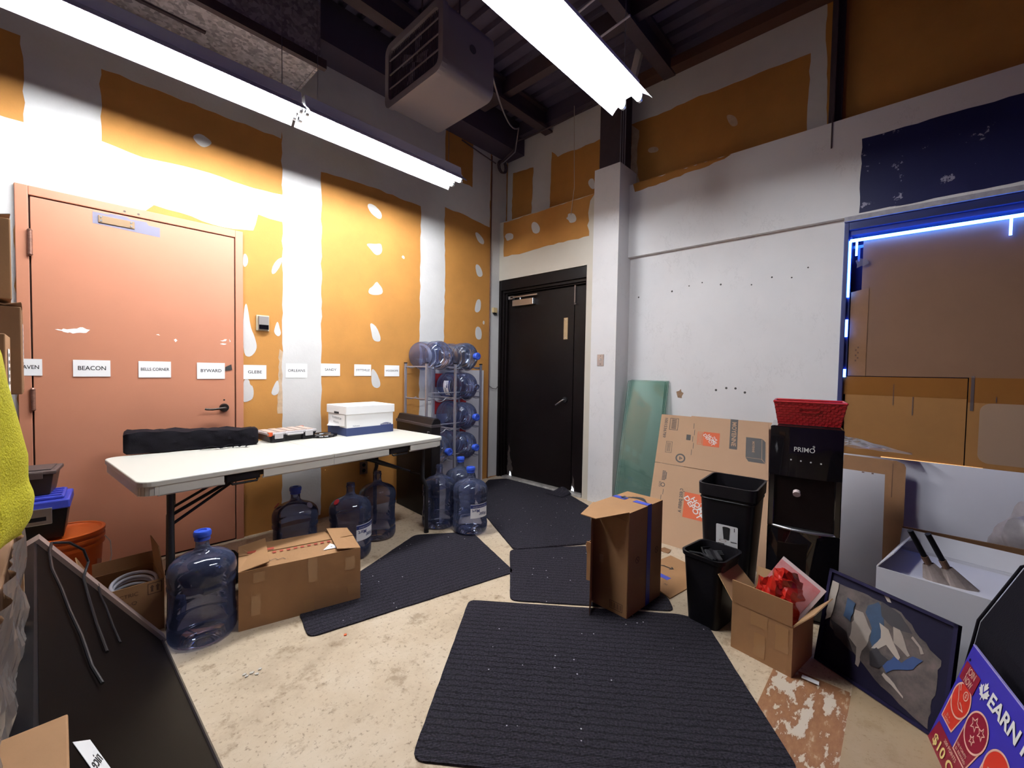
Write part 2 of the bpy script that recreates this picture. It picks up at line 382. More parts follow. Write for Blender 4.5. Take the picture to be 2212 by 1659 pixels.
for pts in (
    [(-6.4, 2.575), (-3.66, 2.564), (-3.358, 2.588), (-3.169, 2.560), (-2.9, 2.585), (-2.62, 2.570), (-2.36, 2.582), (-2.30, 2.40), (-2.37, 2.375), (-2.53, 2.385), (-2.545, 2.31), (-2.56, 2.262), (-2.75, 2.235), (-2.93, 2.262), (-3.12, 2.28), (-3.16, 2.235), (-3.30, 2.226), (-3.45, 2.224), (-3.702, 2.226), (-3.704, .02), (-6.4, .02)],
    [(-3.66, 2.55), (-3.36, 2.55), (-3.355, 4.3), (-3.67, 4.3)],
    [(-2.372, .03), (-2.07, .03), (-2.064, 1.2), (-2.072, 4.3), (-2.37, 4.3), (-2.362, 1.5)],
    [(-1.097, .03), (-.805, .03), (-.796, 2.2), (-.813, 3.1), (-.80, 4.3), (-1.09, 4.3), (-1.1, 2.2)],
    [(-2.08, 2.855), (-1.6, 2.88), (-1.086, 2.859), (-.813, 2.94), (-.5, 2.93), (-.165, 2.895), (-.165, 3.26), (-.8, 3.26), (-2.08, 3.3)],
    [(-.43, 3.2), (-.16, 3.2), (-.16, 4.3), (-.43, 4.3)],
    [(-.145, .01), (.10, .01), (.10, 4.3), (-.145, 4.3)],
    [(-2.08, 3.25), (-1.08, 3.22), (-1.08, 4.3), (-2.08, 4.3)],
    [(-6.4, 3.05), (-2.37, 3.0), (-2.37, 3.35), (-6.4, 3.4)],
    ): wplate(pts, wall_left, mud)
wplate([(-2.40, .9), (-2.36, .9), (-2.36, 1.38), (-2.385, 1.40), (-2.395, 1.2)], wall_left, mudthin, step=.03)
PATCH = [
    [(-2.626, 2.074), (-2.608, 2.083), (-2.593, 2.044), (-2.601, 1.995), (-2.627, 1.98)],
    [(-2.357, 2.113), (-2.369, 2.062), (-2.396, 2.001), (-2.425, 1.963), (-2.442, 1.976), (-2.43, 2.028), (-2.404, 2.077)],
    [(-2.609, 1.741), (-2.593, 1.659), (-2.582, 1.554), (-2.549, 1.471), (-2.536, 1.39), (-2.582, 1.327), (-2.631, 1.349), (-2.628, 1.644)],
    [(-2.397, 1.625), (-2.379, 1.549), (-2.372, 1.516), (-2.393, 1.492), (-2.42, 1.518), (-2.423, 1.545)],
    [(-2.63, 1.169), (-2.592, 1.169), (-2.585, 1.126), (-2.564, 1.115), (-2.56, 1.023), (-2.612, 0.998), (-2.632, 1.004)],
    [(-2.404, 1.162), (-2.39, 1.145), (-2.385, 1.067), (-2.416, 1.039), (-2.444, 1.052), (-2.436, 1.09)],
    [(-1.659, 2.723), (-1.61, 2.731), (-1.546, 2.698), (-1.52, 2.66), (-1.531, 2.618), (-1.574, 2.619), (-1.631, 2.648), (-1.662, 2.691)],
    [(-1.682, 2.368), (-1.573, 2.386), (-1.526, 2.403), (-1.514, 2.334), (-1.543, 2.295), (-1.586, 2.286), (-1.636, 2.333)],
    [(-1.57, 2.054), (-1.548, 2.031), (-1.512, 1.997), (-1.507, 1.952), (-1.555, 1.929), (-1.647, 1.925), (-1.648, 1.97), (-1.605, 2.003)],
    [(-1.636, 1.674), (-1.589, 1.659), (-1.553, 1.616), (-1.523, 1.538), (-1.537, 1.504), (-1.602, 1.513), (-1.617, 1.584)],
    [(-1.615, 1.263), (-1.579, 1.244), (-1.535, 1.164), (-1.522, 1.104), (-1.556, 1.078), (-1.607, 1.099), (-1.617, 1.165)],
    [(-0.387, 2.79), (-0.328, 2.789), (-0.245, 2.728), (-0.253, 2.677), (-0.326, 2.685), (-0.371, 2.739)],
    [(-0.38, 2.441), (-0.31, 2.439), (-0.253, 2.344), (-0.297, 2.304), (-0.352, 2.318)],
    [(-0.347, 2.053), (-0.285, 2.061), (-0.283, 1.947), (-0.333, 1.901), (-0.383, 1.92)],
    [(-0.242, 1.829), (-0.219, 1.814), (-0.23, 1.776), (-0.253, 1.795)],
    [(-0.341, 1.754), (-0.285, 1.743), (-0.259, 1.671), (-0.276, 1.604), (-0.349, 1.607), (-0.366, 1.695)],
    [(-2.922, 2.793), (-2.881, 2.834), (-2.816, 2.807), (-2.812, 2.783), (-2.858, 2.739), (-2.898, 2.759)],
    [(-1.301, 2.345), (-1.277, 2.329), (-1.284, 2.307), (-1.316, 2.321)],
]
for pts in PATCH: wplate(pts, wall_left, mud, 'filler_patch', .025, .004)

# wall with the black door: header, side strip, upper part set back
wf = MB().box(0, .32, -1.30, 0, 2.313, 2.985).box(0, .32, -1.30, -1.217, 0, 2.313).box(.12, .32, -1.30, 0, 2.985, 4.4).box(.14, .32, -1.22, 0, 0, 2.32)
wall_front = struct('wall_front', wf, cream, 'cream wall with header above the black door')
wplate([(-.064, 2.975), (-1.288, 2.982), (-1.236, 2.928), (-1.217, 2.814), (-1.23, 2.737), (-1.21, 2.696), (-1.233, 2.636), (-1.234, 2.59), (-.73, 2.592), (-.382, 2.573), (-.073, 2.583)], wall_front, drywall, 'bare_drywall', plane='R', x=0)
for pts in ([(-.083, 2.811), (-.112, 2.843), (-.188, 2.833), (-.225, 2.804), (-.219, 2.762), (-.175, 2.76), (-.122, 2.754), (-.106, 2.79)],
            [(-.486, 2.854), (-.512, 2.889), (-.567, 2.867), (-.614, 2.806), (-.609, 2.756), (-.556, 2.747), (-.508, 2.777)],
            [(-.951, 2.824), (-.98, 2.832), (-.973, 2.867), (-1.06, 2.851), (-1.091, 2.764), (-1.005, 2.76), (-.987, 2.797)]):
    wplate(pts, wall_front, mud, 'filler_patch', .025, .004, th=.003, plane='R', x=0)
wplate([(-.002, 2.99), (-1.298, 2.99), (-1.298, 4.38), (-.002, 4.38)], wall_front, mud, 'joint_compound', .1, .001, th=.002, plane='R', x=.12)
for pts in ([(-.089, 3.577), (-.402, 3.548), (-.392, 3.381), (-.382, 2.99), (-.078, 2.99)],
            [(-.661, 3.633), (-.74, 3.551), (-.814, 3.562), (-1.041, 3.549), (-1.294, 3.554), (-1.29, 2.99), (-.644, 2.99)]):
    wplate(pts, wall_front, drywall, 'bare_drywall', .05, .006, th=.0035, plane='R', x=.12)
wplate([(-1.125, 3.172), (-1.157, 3.205), (-1.202, 3.187), (-1.216, 3.081), (-1.166, 3.099)], wall_front, mud, 'filler_patch', .03, .004, th=.0045, plane='R', x=.12)

# boxed column and the steel above it
wc = struct('wall_column', MB().box(-.02, .30, -1.565, -1.295, 0, 3.19), white_wall, 'white boxed column beside the black door', 'column')
st = MB().box(.10, .30, -1.50, -1.27, 3.19, 4.4)
struct('trim_1', st, steel_dark, 'dark steel post rising out of the white column', 'post')

# right wall: lower face, fascia band, upper drywall
wr = MB().box(.22, .40, -3.20, -1.565, 0, 2.40).box(.22, .40, -6.5, -3.20, 0, .62).box(.22, .40, -6.5, -4.85, .62, 2.4)
wall_right = struct('wall_right', wr, white_wall, 'scuffed white wall right of the column')
fb = obj('fascia_band', MB().box(.17, .40, -6.5, -1.565, 2.36, 3.04), white_wall, wall_right)
up = obj('upper_drywall', MB().box(.30, .40, -6.5, -1.30, 3.04, 4.4), drywall, wall_right)
wplate([(-1.31, 3.69), (-1.487, 3.686), (-1.756, 3.672), (-2.067, 3.689), (-2.346, 3.678), (-2.73, 3.672), (-2.941, 3.663), (-2.937, 3.406), (-2.933, 3.04), (-3.06, 3.04), (-3.01, 4.38), (-1.31, 4.38)], wall_right, mud, th=.002, plane='R', x=.30)
wplate([(-1.50, 3.05), (-1.60, 3.05), (-1.56, 3.3), (-1.58, 3.6), (-1.50, 3.68)], wall_right, mudthin, th=.002, plane='R', x=.30)
for pts in ([(-2.362, 3.445), (-2.436, 3.407), (-2.463, 3.32), (-2.415, 3.321), (-2.38, 3.377)], [(-1.67, 3.4), (-1.765, 3.387), (-1.787, 3.331), (-1.683, 3.346)]):
    wplate(pts, wall_right, mudthin, 'filler_patch', .03, .004, plane='R', x=.30)
# bare drywall lip left where the white paint stops short of the ledge, and the painted-out navy panel
wplate([(-1.60, 3.038), (-2.45, 3.038), (-2.4, 3.015), (-2.0, 2.985), (-1.75, 2.97), (-1.62, 2.965)], wall_right, drywall, 'bare_edge', .04, .008, plane='R', x=.17)
wplate([(-3.271, 2.869), (-3.97, 2.874), (-6.3, 2.874), (-6.3, 2.38), (-3.99, 2.384), (-3.273, 2.372)], wall_right, chipped_blue(), 'navy_paint', .05, .004, th=.002, plane='R', x=.17)
# knocked holes and screw anchors in the white wall
hm = MB()
for y, z, r in ((-1.66, 1.98, .008), (-1.98, 2.0, .009), (-2.13, 2.03, .006), (-2.24, 2.045, .006), (-2.39, 2.01, .008), (-2.62, 1.98, .006), (-2.76, 2.02, .007), (-2.89, 2.0, .006), (-2.99, 2.06, .006), (-2.38, 1.13, .01), (-2.46, 1.15, .01), (-2.53, 1.15, .01), (-2.60, 1.12, .01)):
    hm.prism([(.22, y + r * math.cos(t * 1.05), z + r * math.sin(t * 1.05)) for t in range(6)], (-.0012, 0, 0))
obj('screw_holes', hm, grey_print, wall_right)
obj('knocked_hole', MB().prism([(.22, a, b) for a, b in ragged([(-2.045, 1.10), (-2.085, 1.125), (-2.11, 1.09), (-2.095, 1.045), (-2.06, 1.05)], .02, .006)], (-.0015, 0, 0)), [mat('torn_gypsum', (.45, .27, .16), .9, var=.4, vscale=60)], wall_right)
# steel post on the upper wall, ledger along the ceiling
tr2 = struct('trim_2', MB().box(.26, .30, -3.145, -3.07, 3.04, 4.4).box(.20, .30, -3.11, -3.10, 3.04, 4.4), steel_dark, 'dark steel angle post against the upper right wall', 'post')
obj('hanging_rod', MB().cyl((.165, -3.105, 2.86), (.165, -3.105, 3.10), .004, n=8), steel_dark, tr2)
struct('trim_3', MB().box(.18, .30, -6.5, -1.57, 3.97, 4.05), mat('brown_ledger', (.12, .05, .03), .7), 'brown ledger angle under the deck along the right wall', 'trim')
# ceiling deck with ribs and joists
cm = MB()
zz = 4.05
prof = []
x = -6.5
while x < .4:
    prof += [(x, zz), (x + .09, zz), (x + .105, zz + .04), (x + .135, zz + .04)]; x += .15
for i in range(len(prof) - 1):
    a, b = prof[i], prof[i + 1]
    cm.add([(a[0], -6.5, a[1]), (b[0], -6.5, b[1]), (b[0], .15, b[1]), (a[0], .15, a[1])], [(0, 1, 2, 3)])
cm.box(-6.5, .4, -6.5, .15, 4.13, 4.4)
ceil = struct('ceiling', cm, deck, 'dark ribbed metal deck ceiling with violet light cast painted in', 'ceiling')
for y in (-.62, -1.95, -3.3, -4.7):
    obj('joist', MB().box(-6.5, .11, y - .05, y + .05, 4.02, 4.045).box(-6.5, .11, y - .006, y + .006, 3.85, 4.02).box(-6.5, .11, y - .05, y + .05, 3.83, 3.85), steel_dark, ceil)
obj('purlin', MB().box(-.62, -.54, -6.5, -.3, 3.9, 4.05), steel_dark, ceil)
struct('trim_4', MB().box(-2.2, .12, -.26, -.002, 3.72, 4.05), mat('dark_beam', (.07, .05, .085), .7), 'dark violet beam along the top of the left wall', 'beam')
struct('trim_5', MB().box(.02, .12, -1.29, -.26, 3.90, 4.05), MATS['dark_beam'], 'dark violet beam along the top of the wall above the black door', 'beam')

# ------------------------------------------------------------------ door_1 : salmon door
d1 = tag(bpy.data.objects.new('door_1', None), 'salmon pink steel door behind the folding table', 'door', kind='structure'); COL.objects.link(d1)
X0, X1, ZT = -3.647, -2.684, 2.174
obj('door_frame', MB().box(-3.70, X0 - .004, -.022, 0, 0, 2.228).box(X1 + .004, -2.632, -.022, 0, 0, 2.228).box(X0 - .004, X1 + .004, -.022, 0, ZT + .004, 2.228), pink, d1, bevel=.003)
obj('gap', MB().box(X0 - .004, X1 + .004, -.006, 0, 0, ZT + .004), dark_gap, d1)
leaf = obj('door_leaf', MB().box(X0 + .003, X1 - .003, -.019, -.006, .012, ZT - .003), pink, d1, bevel=.0015)
for z0, z1 in ((1.855, 1.985), (1.005, 1.118), (.25, .37)):
    h = MB().cyl((X0, -.030, z0), (X0, -.030, z1), .010, n=12)
    for k in range(5): h.cyl((X0, -.030, z0 + (z1 - z0) * k / 5), (X0, -.030, z0 + (z1 - z0) * k / 5 + .002), .0112, n=12)
    h.cyl((X0, -.030, z1), (X0, -.030, z1 + .008), .012, .006, n=12); h.cyl((X0, -.030, z0 - .008), (X0, -.030, z0), .006, .012, n=12)
    obj('hinge', h, mat('worn_hinge', (.34, .17, .12), .4, metal=.6, var=.5, vscale=60), d1, smooth=True)
ha = obj('lock_rose', MB().cyl((-2.752, -.019, .968), (-2.752, -.034, .968), .030, .026, n=28), mat('dark_bronze', (.055, .045, .04), .35, metal=.9), d1, smooth=True)
obj('lever', MB().tube([(-2.752, -.030, .968), (-2.752, -.062, .968), (-2.765, -.066, .968), (-2.83, -.066, .962), (-2.862, -.062, .964), (-2.872, -.060, .968)], .0075, n=10), MATS['dark_bronze'], ha, smooth=True)
obj('keyhole', MB().cyl((-2.752, -.018, 1.022), (-2.752, -.0202, 1.022), .006, n=12), black_metal, leaf)
obj('tape_patch', MB().prism([(a, -.019, b) for a, b in ((-3.402, 2.158), (-3.335, 2.158), (-3.325, 2.165), (-3.25, 2.165), (-3.24, 2.156), (-3.16, 2.158), (-3.15, 2.14), (-3.095, 2.138), (-3.095, 2.078), (-3.402, 2.090))], (0, -.0008, 0)), tape_grey, leaf)
bp_ = obj('closer_bracket', MB().box(-3.378, -3.217, -.026, -.0198, 2.100, 2.143), brass, leaf, bevel=.002)
for a, b in ((-3.366, 2.134), (-3.366, 2.112), (-3.232, 2.134), (-3.232, 2.112)):
    obj('screw', MB().cyl((a, -.026, b), (a, -.029, b), .0055, n=12), chrome, bp_)
for a in (-3.262, -3.198): obj('screw_hole', MB().prism([(a + .007 * math.cos(t * 1.05), -.022, 2.196 + .006 * math.sin(t * 1.05)) for t in range(6)], (0, -.0006, 0)), grey_print, d1)
rn = random.Random(3)
for pts in ([(-3.56, 1.455), (-3.50, 1.462), (-3.45, 1.475), (-3.42, 1.463), (-3.435, 1.445), (-3.49, 1.435)], [(-3.03, 1.43), (-3.02, 1.437), (-3.012, 1.425), (-3.022, 1.413)], [(-2.775, 1.44), (-2.735, 1.452), (-2.74, 1.44), (-2.76, 1.435)], [(-2.775, 1.418), (-2.735, 1.42), (-2.745, 1.412)], [(-2.72, 1.455), (-2.712, 1.44), (-2.716, 1.43)], [(-3.12, 1.458), (-3.108, 1.462), (-3.1, 1.452)]):
    obj('chipped_paint', MB().prism([(a, -.019, b) for a, b in ragged(pts, .012, .004, rn)], (0, -.0006, 0)), white_paper, leaf)

# ------------------------------------------------------------------ door_2 : black door
d2 = tag(bpy.data.objects.new('door_2', None), 'black steel double door in black frame left of the column', 'door', kind='structure'); COL.objects.link(d2)
fr_ = MB()
for a, b, xx in ((0, -.035, .004), (-.035, -.06, .03), (-.06, -.085, .055)):
    fr_.box(xx, .14, b, a, 0, 2.31 if a == 0 else 2.2)
fr_.box(.0045, .14, -1.217, -.035, 2.195, 2.31).box(.03, .14, -1.217, -.06, 2.165, 2.195).box(.055, .14, -1.217, -.085, 2.15, 2.165)
fr_.box(.02, .14, -1.217, -1.195, 0, 2.2)
obj('door_frame', fr_, black_paint, d2, bevel=.003)
lf = obj('door_leaf', MB().box(.085, .128, -1.018, -.090, .022, 2.142), black_paint, d2, bevel=.002)
l2 = obj('inactive_leaf', MB().box(.090, .128, -1.193, -1.024, .022, 2.142), black_paint, d2, bevel=.002)
cb = obj('door_closer', MB().box(.035, .085, -.50, -.185, 2.002, 2.075), chrome, lf, bevel=.006)
obj('closer_arm', MB().box(.030, .046, -.56, -.16, 2.098, 2.112).box(.03, .062, -.20, -.13, 2.085, 2.12).cyl((.05, -.30, 2.07), (.05, -.30, 2.105), .012, n=12), chrome, lf)
obj('flush_bolt', MB().box(.070, .090, -1.04, -1.026, 1.97, 2.15).cyl((.062, -1.038, 1.955), (.062, -1.062, 1.955), .009, n=12), mat('dull_bolt', (.16, .13, .12), .4, metal=.7), l2)
pl = obj('wood_plate', MB().box(.078, .086, -.945, -.895, 1.60, 1.825), mat('raw_wood_plate', (.60, .40, .20), .6, var=.35, vscale=14), lf, bevel=.001)
for z in (1.62, 1.805): obj('screw', MB().cyl((.078, -.92, z), (.075, -.92, z), .005, n=10), chrome, pl)
lv = obj('lock_rose', MB().cyl((.085, -.930, .965), (.068, -.930, .965), .032, .028, n=24), black_metal, lf, smooth=True)
obj('lever', MB().tube([(.07, -.93, .965), (.042, -.93, .965), (.036, -.915, .955), (.036, -.84, .905)], .008, n=10), chrome, lv, smooth=True)
obj('scuff_dirt', MB().prism([(.0845, a, b) for a, b in ragged([(-.10, .03), (-.16, .03), (-.20, .10), (-.15, .25), (-.13, .40), (-.11, .30)], .03, .012)], (-.0006, 0, 0)), mat('rust_scuff', (.10, .07, .06), .8, var=.5, vscale=30), lf)
obj('scuff_dirt', MB().prism([(.0895, a, b) for a, b in ragged([(-1.03, .03), (-1.07, .03), (-1.06, .14), (-1.035, .18)], .03, .008)], (-.0006, 0, 0)), MATS['rust_scuff'], l2)
obj('threshold', MB().hexa([(.0, -1.2, 0), (.14, -1.2, 0), (.14, -.085, 0), (.0, -.085, 0), (.02, -1.2, .016), (.13, -1.2, .018), (.13, -.085, .018), (.02, -.085, .016)]), mat('worn_threshold', (.45, .40, .36), .5, var=.6, vscale=18, bump=.4, bscale=40), d2)
for y in (-.14, -1.03): obj('gap_glimmer', MB().prism([(.083, a, b) for a, b in ragged([(y, .02), (y - .035, .02), (y - .03, .05), (y - .01, .075)], .012, .005)], (-.001, 0, 0)), mat('daylight_glow', (.8, .85, .9), .5, emit=(.9, .95, 1), estr=1.2), d2)  # small glowing patches stand in for daylight under the door

# ------------------------------------------------------------------ window_1
w1 = tag(bpy.data.objects.new('window_1', None), 'blue-framed window on the right wall, boarded over with cardboard', 'window', kind='structure'); COL.objects.link(w1)
wb = mat('blue_window_metal', (.06, .07, .20), .35, metal=.4)
obj('window_frame', MB().box(.19, .34, -3.222, -3.195, .62, 2.33).box(.19, .34, -4.85, -3.222, 2.275, 2.33).box(.215, .34, -4.85, -3.222, 2.24, 2.275).box(.215, .34, -3.24, -3.222, .62, 2.24).box(.15, .34, -4.85, -3.2, .60, .64).box(.19, .34, -4.85, -4.82, .62, 2.33), wb, w1, bevel=.003)
obj('lintel', MB().box(.168, .3, -4.85, -3.195, 2.33, 2.362), mat('flaking_lintel', (.55, .52, .58), .6, var=.35, vscale=25), w1)
obj('pane', MB().box(.30, .306, -4.82, -3.24, .64, 2.24), mat('night_glass', (.02, .02, .06), .05), w1)

# ================================================================== LIGHT FIXTURES
def fluorescent(label, x0, x1, yc):
    xm = (x0 + x1) / 2; L = x1 - x0
    t = thing('fluorescent_light', label, 'light fixture', (xm, yc, 2.80), group='ceiling fluorescent fixtures')
    h = L / 2 - .004
    obj('housing', MB().hexa([(-h, -.055, .065), (h, -.055, .065), (h, .055, .065), (-h, .055, .065), (-h, -.045, .135), (h, -.045, .135), (h, .045, .135), (-h, .045, .135)]), refl_white, t, bevel=.004)
    r = MB(); pr = [(-.125, 0), (-.105, .022), (-.055, .060), (0, .064), (.055, .060), (.105, .022), (.125, 0)]
    for i in range(6):
        (a, za), (b, zb) = pr[i], pr[i + 1]
        r.hexa([(-h, a, za), (h, a, za), (h, b, zb), (-h, b, zb), (-h, a, za + .003), (h, a, za + .003), (h, b, zb + .003), (-h, b, zb + .003)])
    obj('reflector', r, refl_white, t)
    for s in (-1, 1):
        tb = obj('tube', MB().cyl((-h + .02, s * .052, .020), (h - .02, s * .052, .020), .0165, n=14), tube_on, t, smooth=True)
        for e in (-1, 1):
            obj('end_cap', MB().cyl((e * (h - .02), s * .052, .020), (e * (h + .0), s * .052, .020), .017, n=14), chrome, tb, smooth=True)
            obj('socket', MB().box(e * h - .012 if e > 0 else -h, h if e > 0 else -h + .012, s * .052 - .012, s * .052 + .012, .02, .064), refl_white, t)
    for s in (-.42, .42):
        obj('hanger_wire', MB().cyl((s * L, 0, .13), (s * L, 0, 1.24), .0022, n=6), chrome, t)
    return t
fluorescent('lit two-tube fluorescent fixture over the pink door, nearest the table end', -2.505, -1.255, -.75)
fluorescent('lit two-tube fluorescent fixture at the upper left corner of the picture', -3.765, -2.515, -.75)
fluorescent('lit two-tube fluorescent fixture right of the heater', -2.515, -1.265, -2.33)

# blue LED strip around the boarded window
led = thing('led_strip', 'glowing blue led strip stuck inside the window frame', 'led strip', (.20, -3.23, 2.2))
obj('glowing_strip', MB().box(-.004, .006, -1.55, .0, -.008, .010).box(-.004, .006, -.006, .006, -.385, .0), led_core, led, label='bright strip along the head and jamb')
for y in (-.72, -.03): obj('loose_end', MB().box(-.002, .004, y - .012, y, -.105, 0), led_on, led)
for z0, z1 in ((-.66, -.54), (-.94, -.885)): obj('glowing_patch', MB().box(-.002, .004, -.006, .010, z0, z1), led_on, led)
obj('sticky_tape', MB().prism([(-.003, a, b) for a, b in ragged([(-.03, -.14), (-.09, -.13), (-.10, -.17), (-.04, -.19)], .02, .01)], (-.001, 0, 0)), clear_wrap, led)
# cardboard over the window
wc_m = mat('window_cardboard', (.25, .125, .065), .8, var=.12, vscale=3)
wc_l = mat('window_cardboard_tan', (.42, .185, .045), .75, var=.15, vscale=4)
cs = thing('cardboard_sheet', 'large plain brown cardboard sheet covering the upper window', 'cardboard', (.225, -4.0, 1.27))
obj('sheet', MB().box(0, .006, -.8, .70, .0, .925), wc_m, cs)
obj('side_flap', MB().hexa([(-.003, .66, .0), (.004, .66, .0), (.004, .755, .0), (-.003, .755, .0), (-.003, .66, .60), (.004, .66, .60), (.004, .755, .58), (-.003, .755, .58)]), cardb_dark, cs)
fr0 = Frame((.221, -3.29, 1.40), (0, -1, 0), (0, 0, 1))
b = MB()
for k in range(6): flat(b, Frame((-.004, .72 - .012 * (k % 2), .10 + .018 * k), (0, -1, 0), (0, 0, 1)), rect(0, .008, 0, .012))
obj('printed_marks', b, brown_ink, cs)
ls = thing('cardboard_sheet', 'orange-brown taped cardboard panel at the lower left of the window', 'cardboard', (.215, -3.52, .62))
obj('sheet', MB().box(0, .006, -.30, .30, 0, .645), wc_l, ls)
tp = obj('tape_strip', MB().box(-.0012, 0, -.30, .30, .52, .645), mat('brown_tape', (.30, .12, .025), .2), ls)
obj('tape_crease', MB().box(-.0022, -.001, -.065, -.060, .40, .52).box(-.0022, -.001, .03, .034, .46, .60), clear_wrap, ls)
obj('daylight_glow', MB().box(.209, .2115, -3.90, -3.44, .718, .732), mat('orange_daylight_glow', (.9, .6, .3), .5, emit=(1, .55, .2), estr=.9), w1)  # added glowing strip stands in for daylight seeping in above the board
rs = thing('cardboard_sheet', 'orange-brown taped cardboard panel with pale patch at the right of the window', 'cardboard', (.212, -4.2, .62))
obj('sheet', MB().box(0, .006, -.62, .375, 0, .65), wc_l, rs)
obj('tape_strip', MB().box(-.0012, 0, -.62, .375, .50, .65), MATS['brown_tape'], rs)
obj('pale_patch', MB().prism([(-.0, a, b) for a, b in rrect(-.45, .325, .14, .50, .05)], (-.0015, 0, 0)), mat('faded_cardboard', (.40, .25, .16), .7), rs)
obj('tape_crease', MB().box(-.003, -.001, .352, .366, .45, .66).box(-.003, -.001, .26, .264, .505, .54), clear_wrap, rs)

# ================================================================== CEILING SERVICES
dt = thing('air_duct', 'galvanised rectangular duct running above the left fluorescent lights', 'duct', (-2.26, -.22, 3.40))
obj('duct_body', MB().box(-4.2, 0, -.20, .215, 0, .60), galv, dt, bevel=.004)
obj('angle_rail', MB().box(-4.2, .03, -.255, -.215, -.03, .03), steel_dark, dt)
obj('end_collar', MB().box(-.012, .006, -.206, .217, -.006, .606), galv, dt)
obj('damper_slot', MB().box(-1.15, -.62, .02, .045, -.012, -.0005), steel_dark, dt)
# unit heater
ht = thing('unit_heater', 'grey boxy unit heater hanging between the two fluorescent rows', 'heater', (-1.82, -1.235, 3.0))
hw, hd, hh = .20, .305, .40
obj('casing', MB().prism([(-hw + .02, a, b) for a, b in rrect(-hd, hd, 0, hh, .055, 4)], (2 * hw - .02, 0, 0)), heater_m, ht, smooth=35)
gm = MB()
outr = rrect(-hd - .008, hd + .008, -.008, hh + .008, .06, 4); inn = rrect(-hd + .035, hd - .035, .035, hh - .035, .04, 4)
for k in range(len(outr)):
    a, b, c, d = outr[k], outr[(k + 1) % len(outr)], inn[(k + 1) % len(inn)], inn[k]
    gm.hexa([(-hw - .012, *a), (-hw - .012, *b), (-hw - .012, *c), (-hw - .012, *d), (-hw + .025, *a), (-hw + .025, *b), (-hw + .025, *c), (-hw + .025, *d)])
obj('front_frame', gm, heater_m, ht)
obj('grille_back', MB().prism([(-hw + .016, a, b) for a, b in inn], (.003, 0, 0)), heater_dark, ht)
gw = MB()
for k in range(30): y = -hd + .045 + k * (2 * hd - .09) / 29; gw.box(-hw + .004, -hw + .008, y - .0018, y + .0018, .037, hh - .037)
obj('grille_wires', gw, mat('grille_wire', (.16, .14, .17), .4, metal=.5), ht)
fb_ = MB()
for k in range(4):
    t = k * math.pi / 2 + .4
    c_, s_ = math.cos(t), math.sin(t)
    fb_.add([(-hw + .011, y * c_ - z * s_, hh / 2 + y * s_ + z * c_) for y, z in ((.02, -.012), (.13, -.045), (.15, .03), (.02, .02))], [(0, 1, 2, 3)])
obj('fan_blades', fb_, galv, ht, solid=.002)
for k, z in enumerate((.12, .21, .30)): obj('louver', MB().hexa([(-hw - .006, -hd + .03, z), (-hw + .003, -hd + .03, z), (-hw + .003, hd - .03, z), (-hw - .006, hd - .03, z), (-hw - .006, -hd + .03, z + .005), (-hw + .003, -hd + .03, z + .005), (-hw + .003, hd - .03, z + .005), (-hw - .006, hd - .03, z + .005)]), heater_m, ht)
obj('knockout', MB().cyl((.02, -hd - .001, .22), (.02, -hd - .004, .22), .025, n=20), heater_dark, ht)
for y in (-.2, .2): obj('hanger_rod', MB().cyl((0, y, hh - .01), (0, y, 1.04), .006, n=8), steel_dark, ht)
obj('bracket', MB().box(-.05, .05, .31, .38, .10, .30), steel_dark, ht)
# loose cables, brace and pull wire
def sag(a, b, d, n=10): return [tuple(Vector(a).lerp(Vector(b), i / n) - Vector((0, 0, d * 4 * (i / n) * (1 - i / n)))) for i in range(n + 1)]
tag(obj('cable', MB().tube(sag((-1.6, -1.5, 3.2), (-.3, -.55, 3.75), .12) + [(-.07, -.29, 3.68), (-.06, -.08, 3.62)], .006), grey_metal, smooth=True), 'grey cable sagging from the heater to the room corner', 'cable')
tag(obj('cable', MB().tube(sag((.0, -1.25, 3.84), (-.06, -.30, 3.80), .02) + [(-.08, -.28, 3.7), (-.08, -.05, 3.62)], .008), steel_dark, smooth=True), 'dark cable bundle along the top of the wall above the black door', 'cable')
tag(obj('cable', MB().tube([(-.60, -.01, 3.70), (-.35, -.02, 3.66), (-.1, -.02, 3.63)], .006), steel_dark, smooth=True), 'short dark cable on the left wall near the ceiling corner', 'cable')
jb = thing('junction_coil', 'coil of dark cable hanging in the ceiling corner', 'cable', (-.05, -.06, 3.60))
for k in range(3): obj('loop', MB().tube([(.01 * k + .06 * math.cos(t * .45), -.008 * k, .07 * math.sin(t * .45)) for t in range(15)], .006), steel_dark, jb, smooth=True)
tag(obj('wall_pipe', MB().cyl((-.150, -.009, 0), (-.150, -.009, 3.7), .007, n=10), mat('rusty_pipe', (.17, .065, .04), .6, var=.4, vscale=40), smooth=True), 'thin rusty brown pipe running up the left wall corner', 'pipe')
br = thing('diagonal_brace', 'white painted diagonal brace under the dark ceiling', 'brace', (-.1, -1.70, 3.78))
obj('brace_bar', MB().hexa([(-.02, -.03, 0), (.02, -.03, 0), (.02, .03, 0), (-.02, .03, 0), (-.02, -.155, .44), (.02, -.155, .44), (.02, -.085, .44), (-.02, -.085, .44)]), mat('brace_paint', (.62, .55, .58), .6), br)
for k in range(3): tag(obj('conduit', MB().cyl((.085, -1.505 - .022 * k, 3.19), (.085, -1.505 - .022 * k, 4.04), .006, n=8), grey_metal, smooth=True), ['leftmost thin grey conduit beside the dark steel post', 'middle thin grey conduit beside the dark steel post', 'rightmost thin grey conduit beside the dark steel post'][k], 'conduit', 'conduits by the steel post')
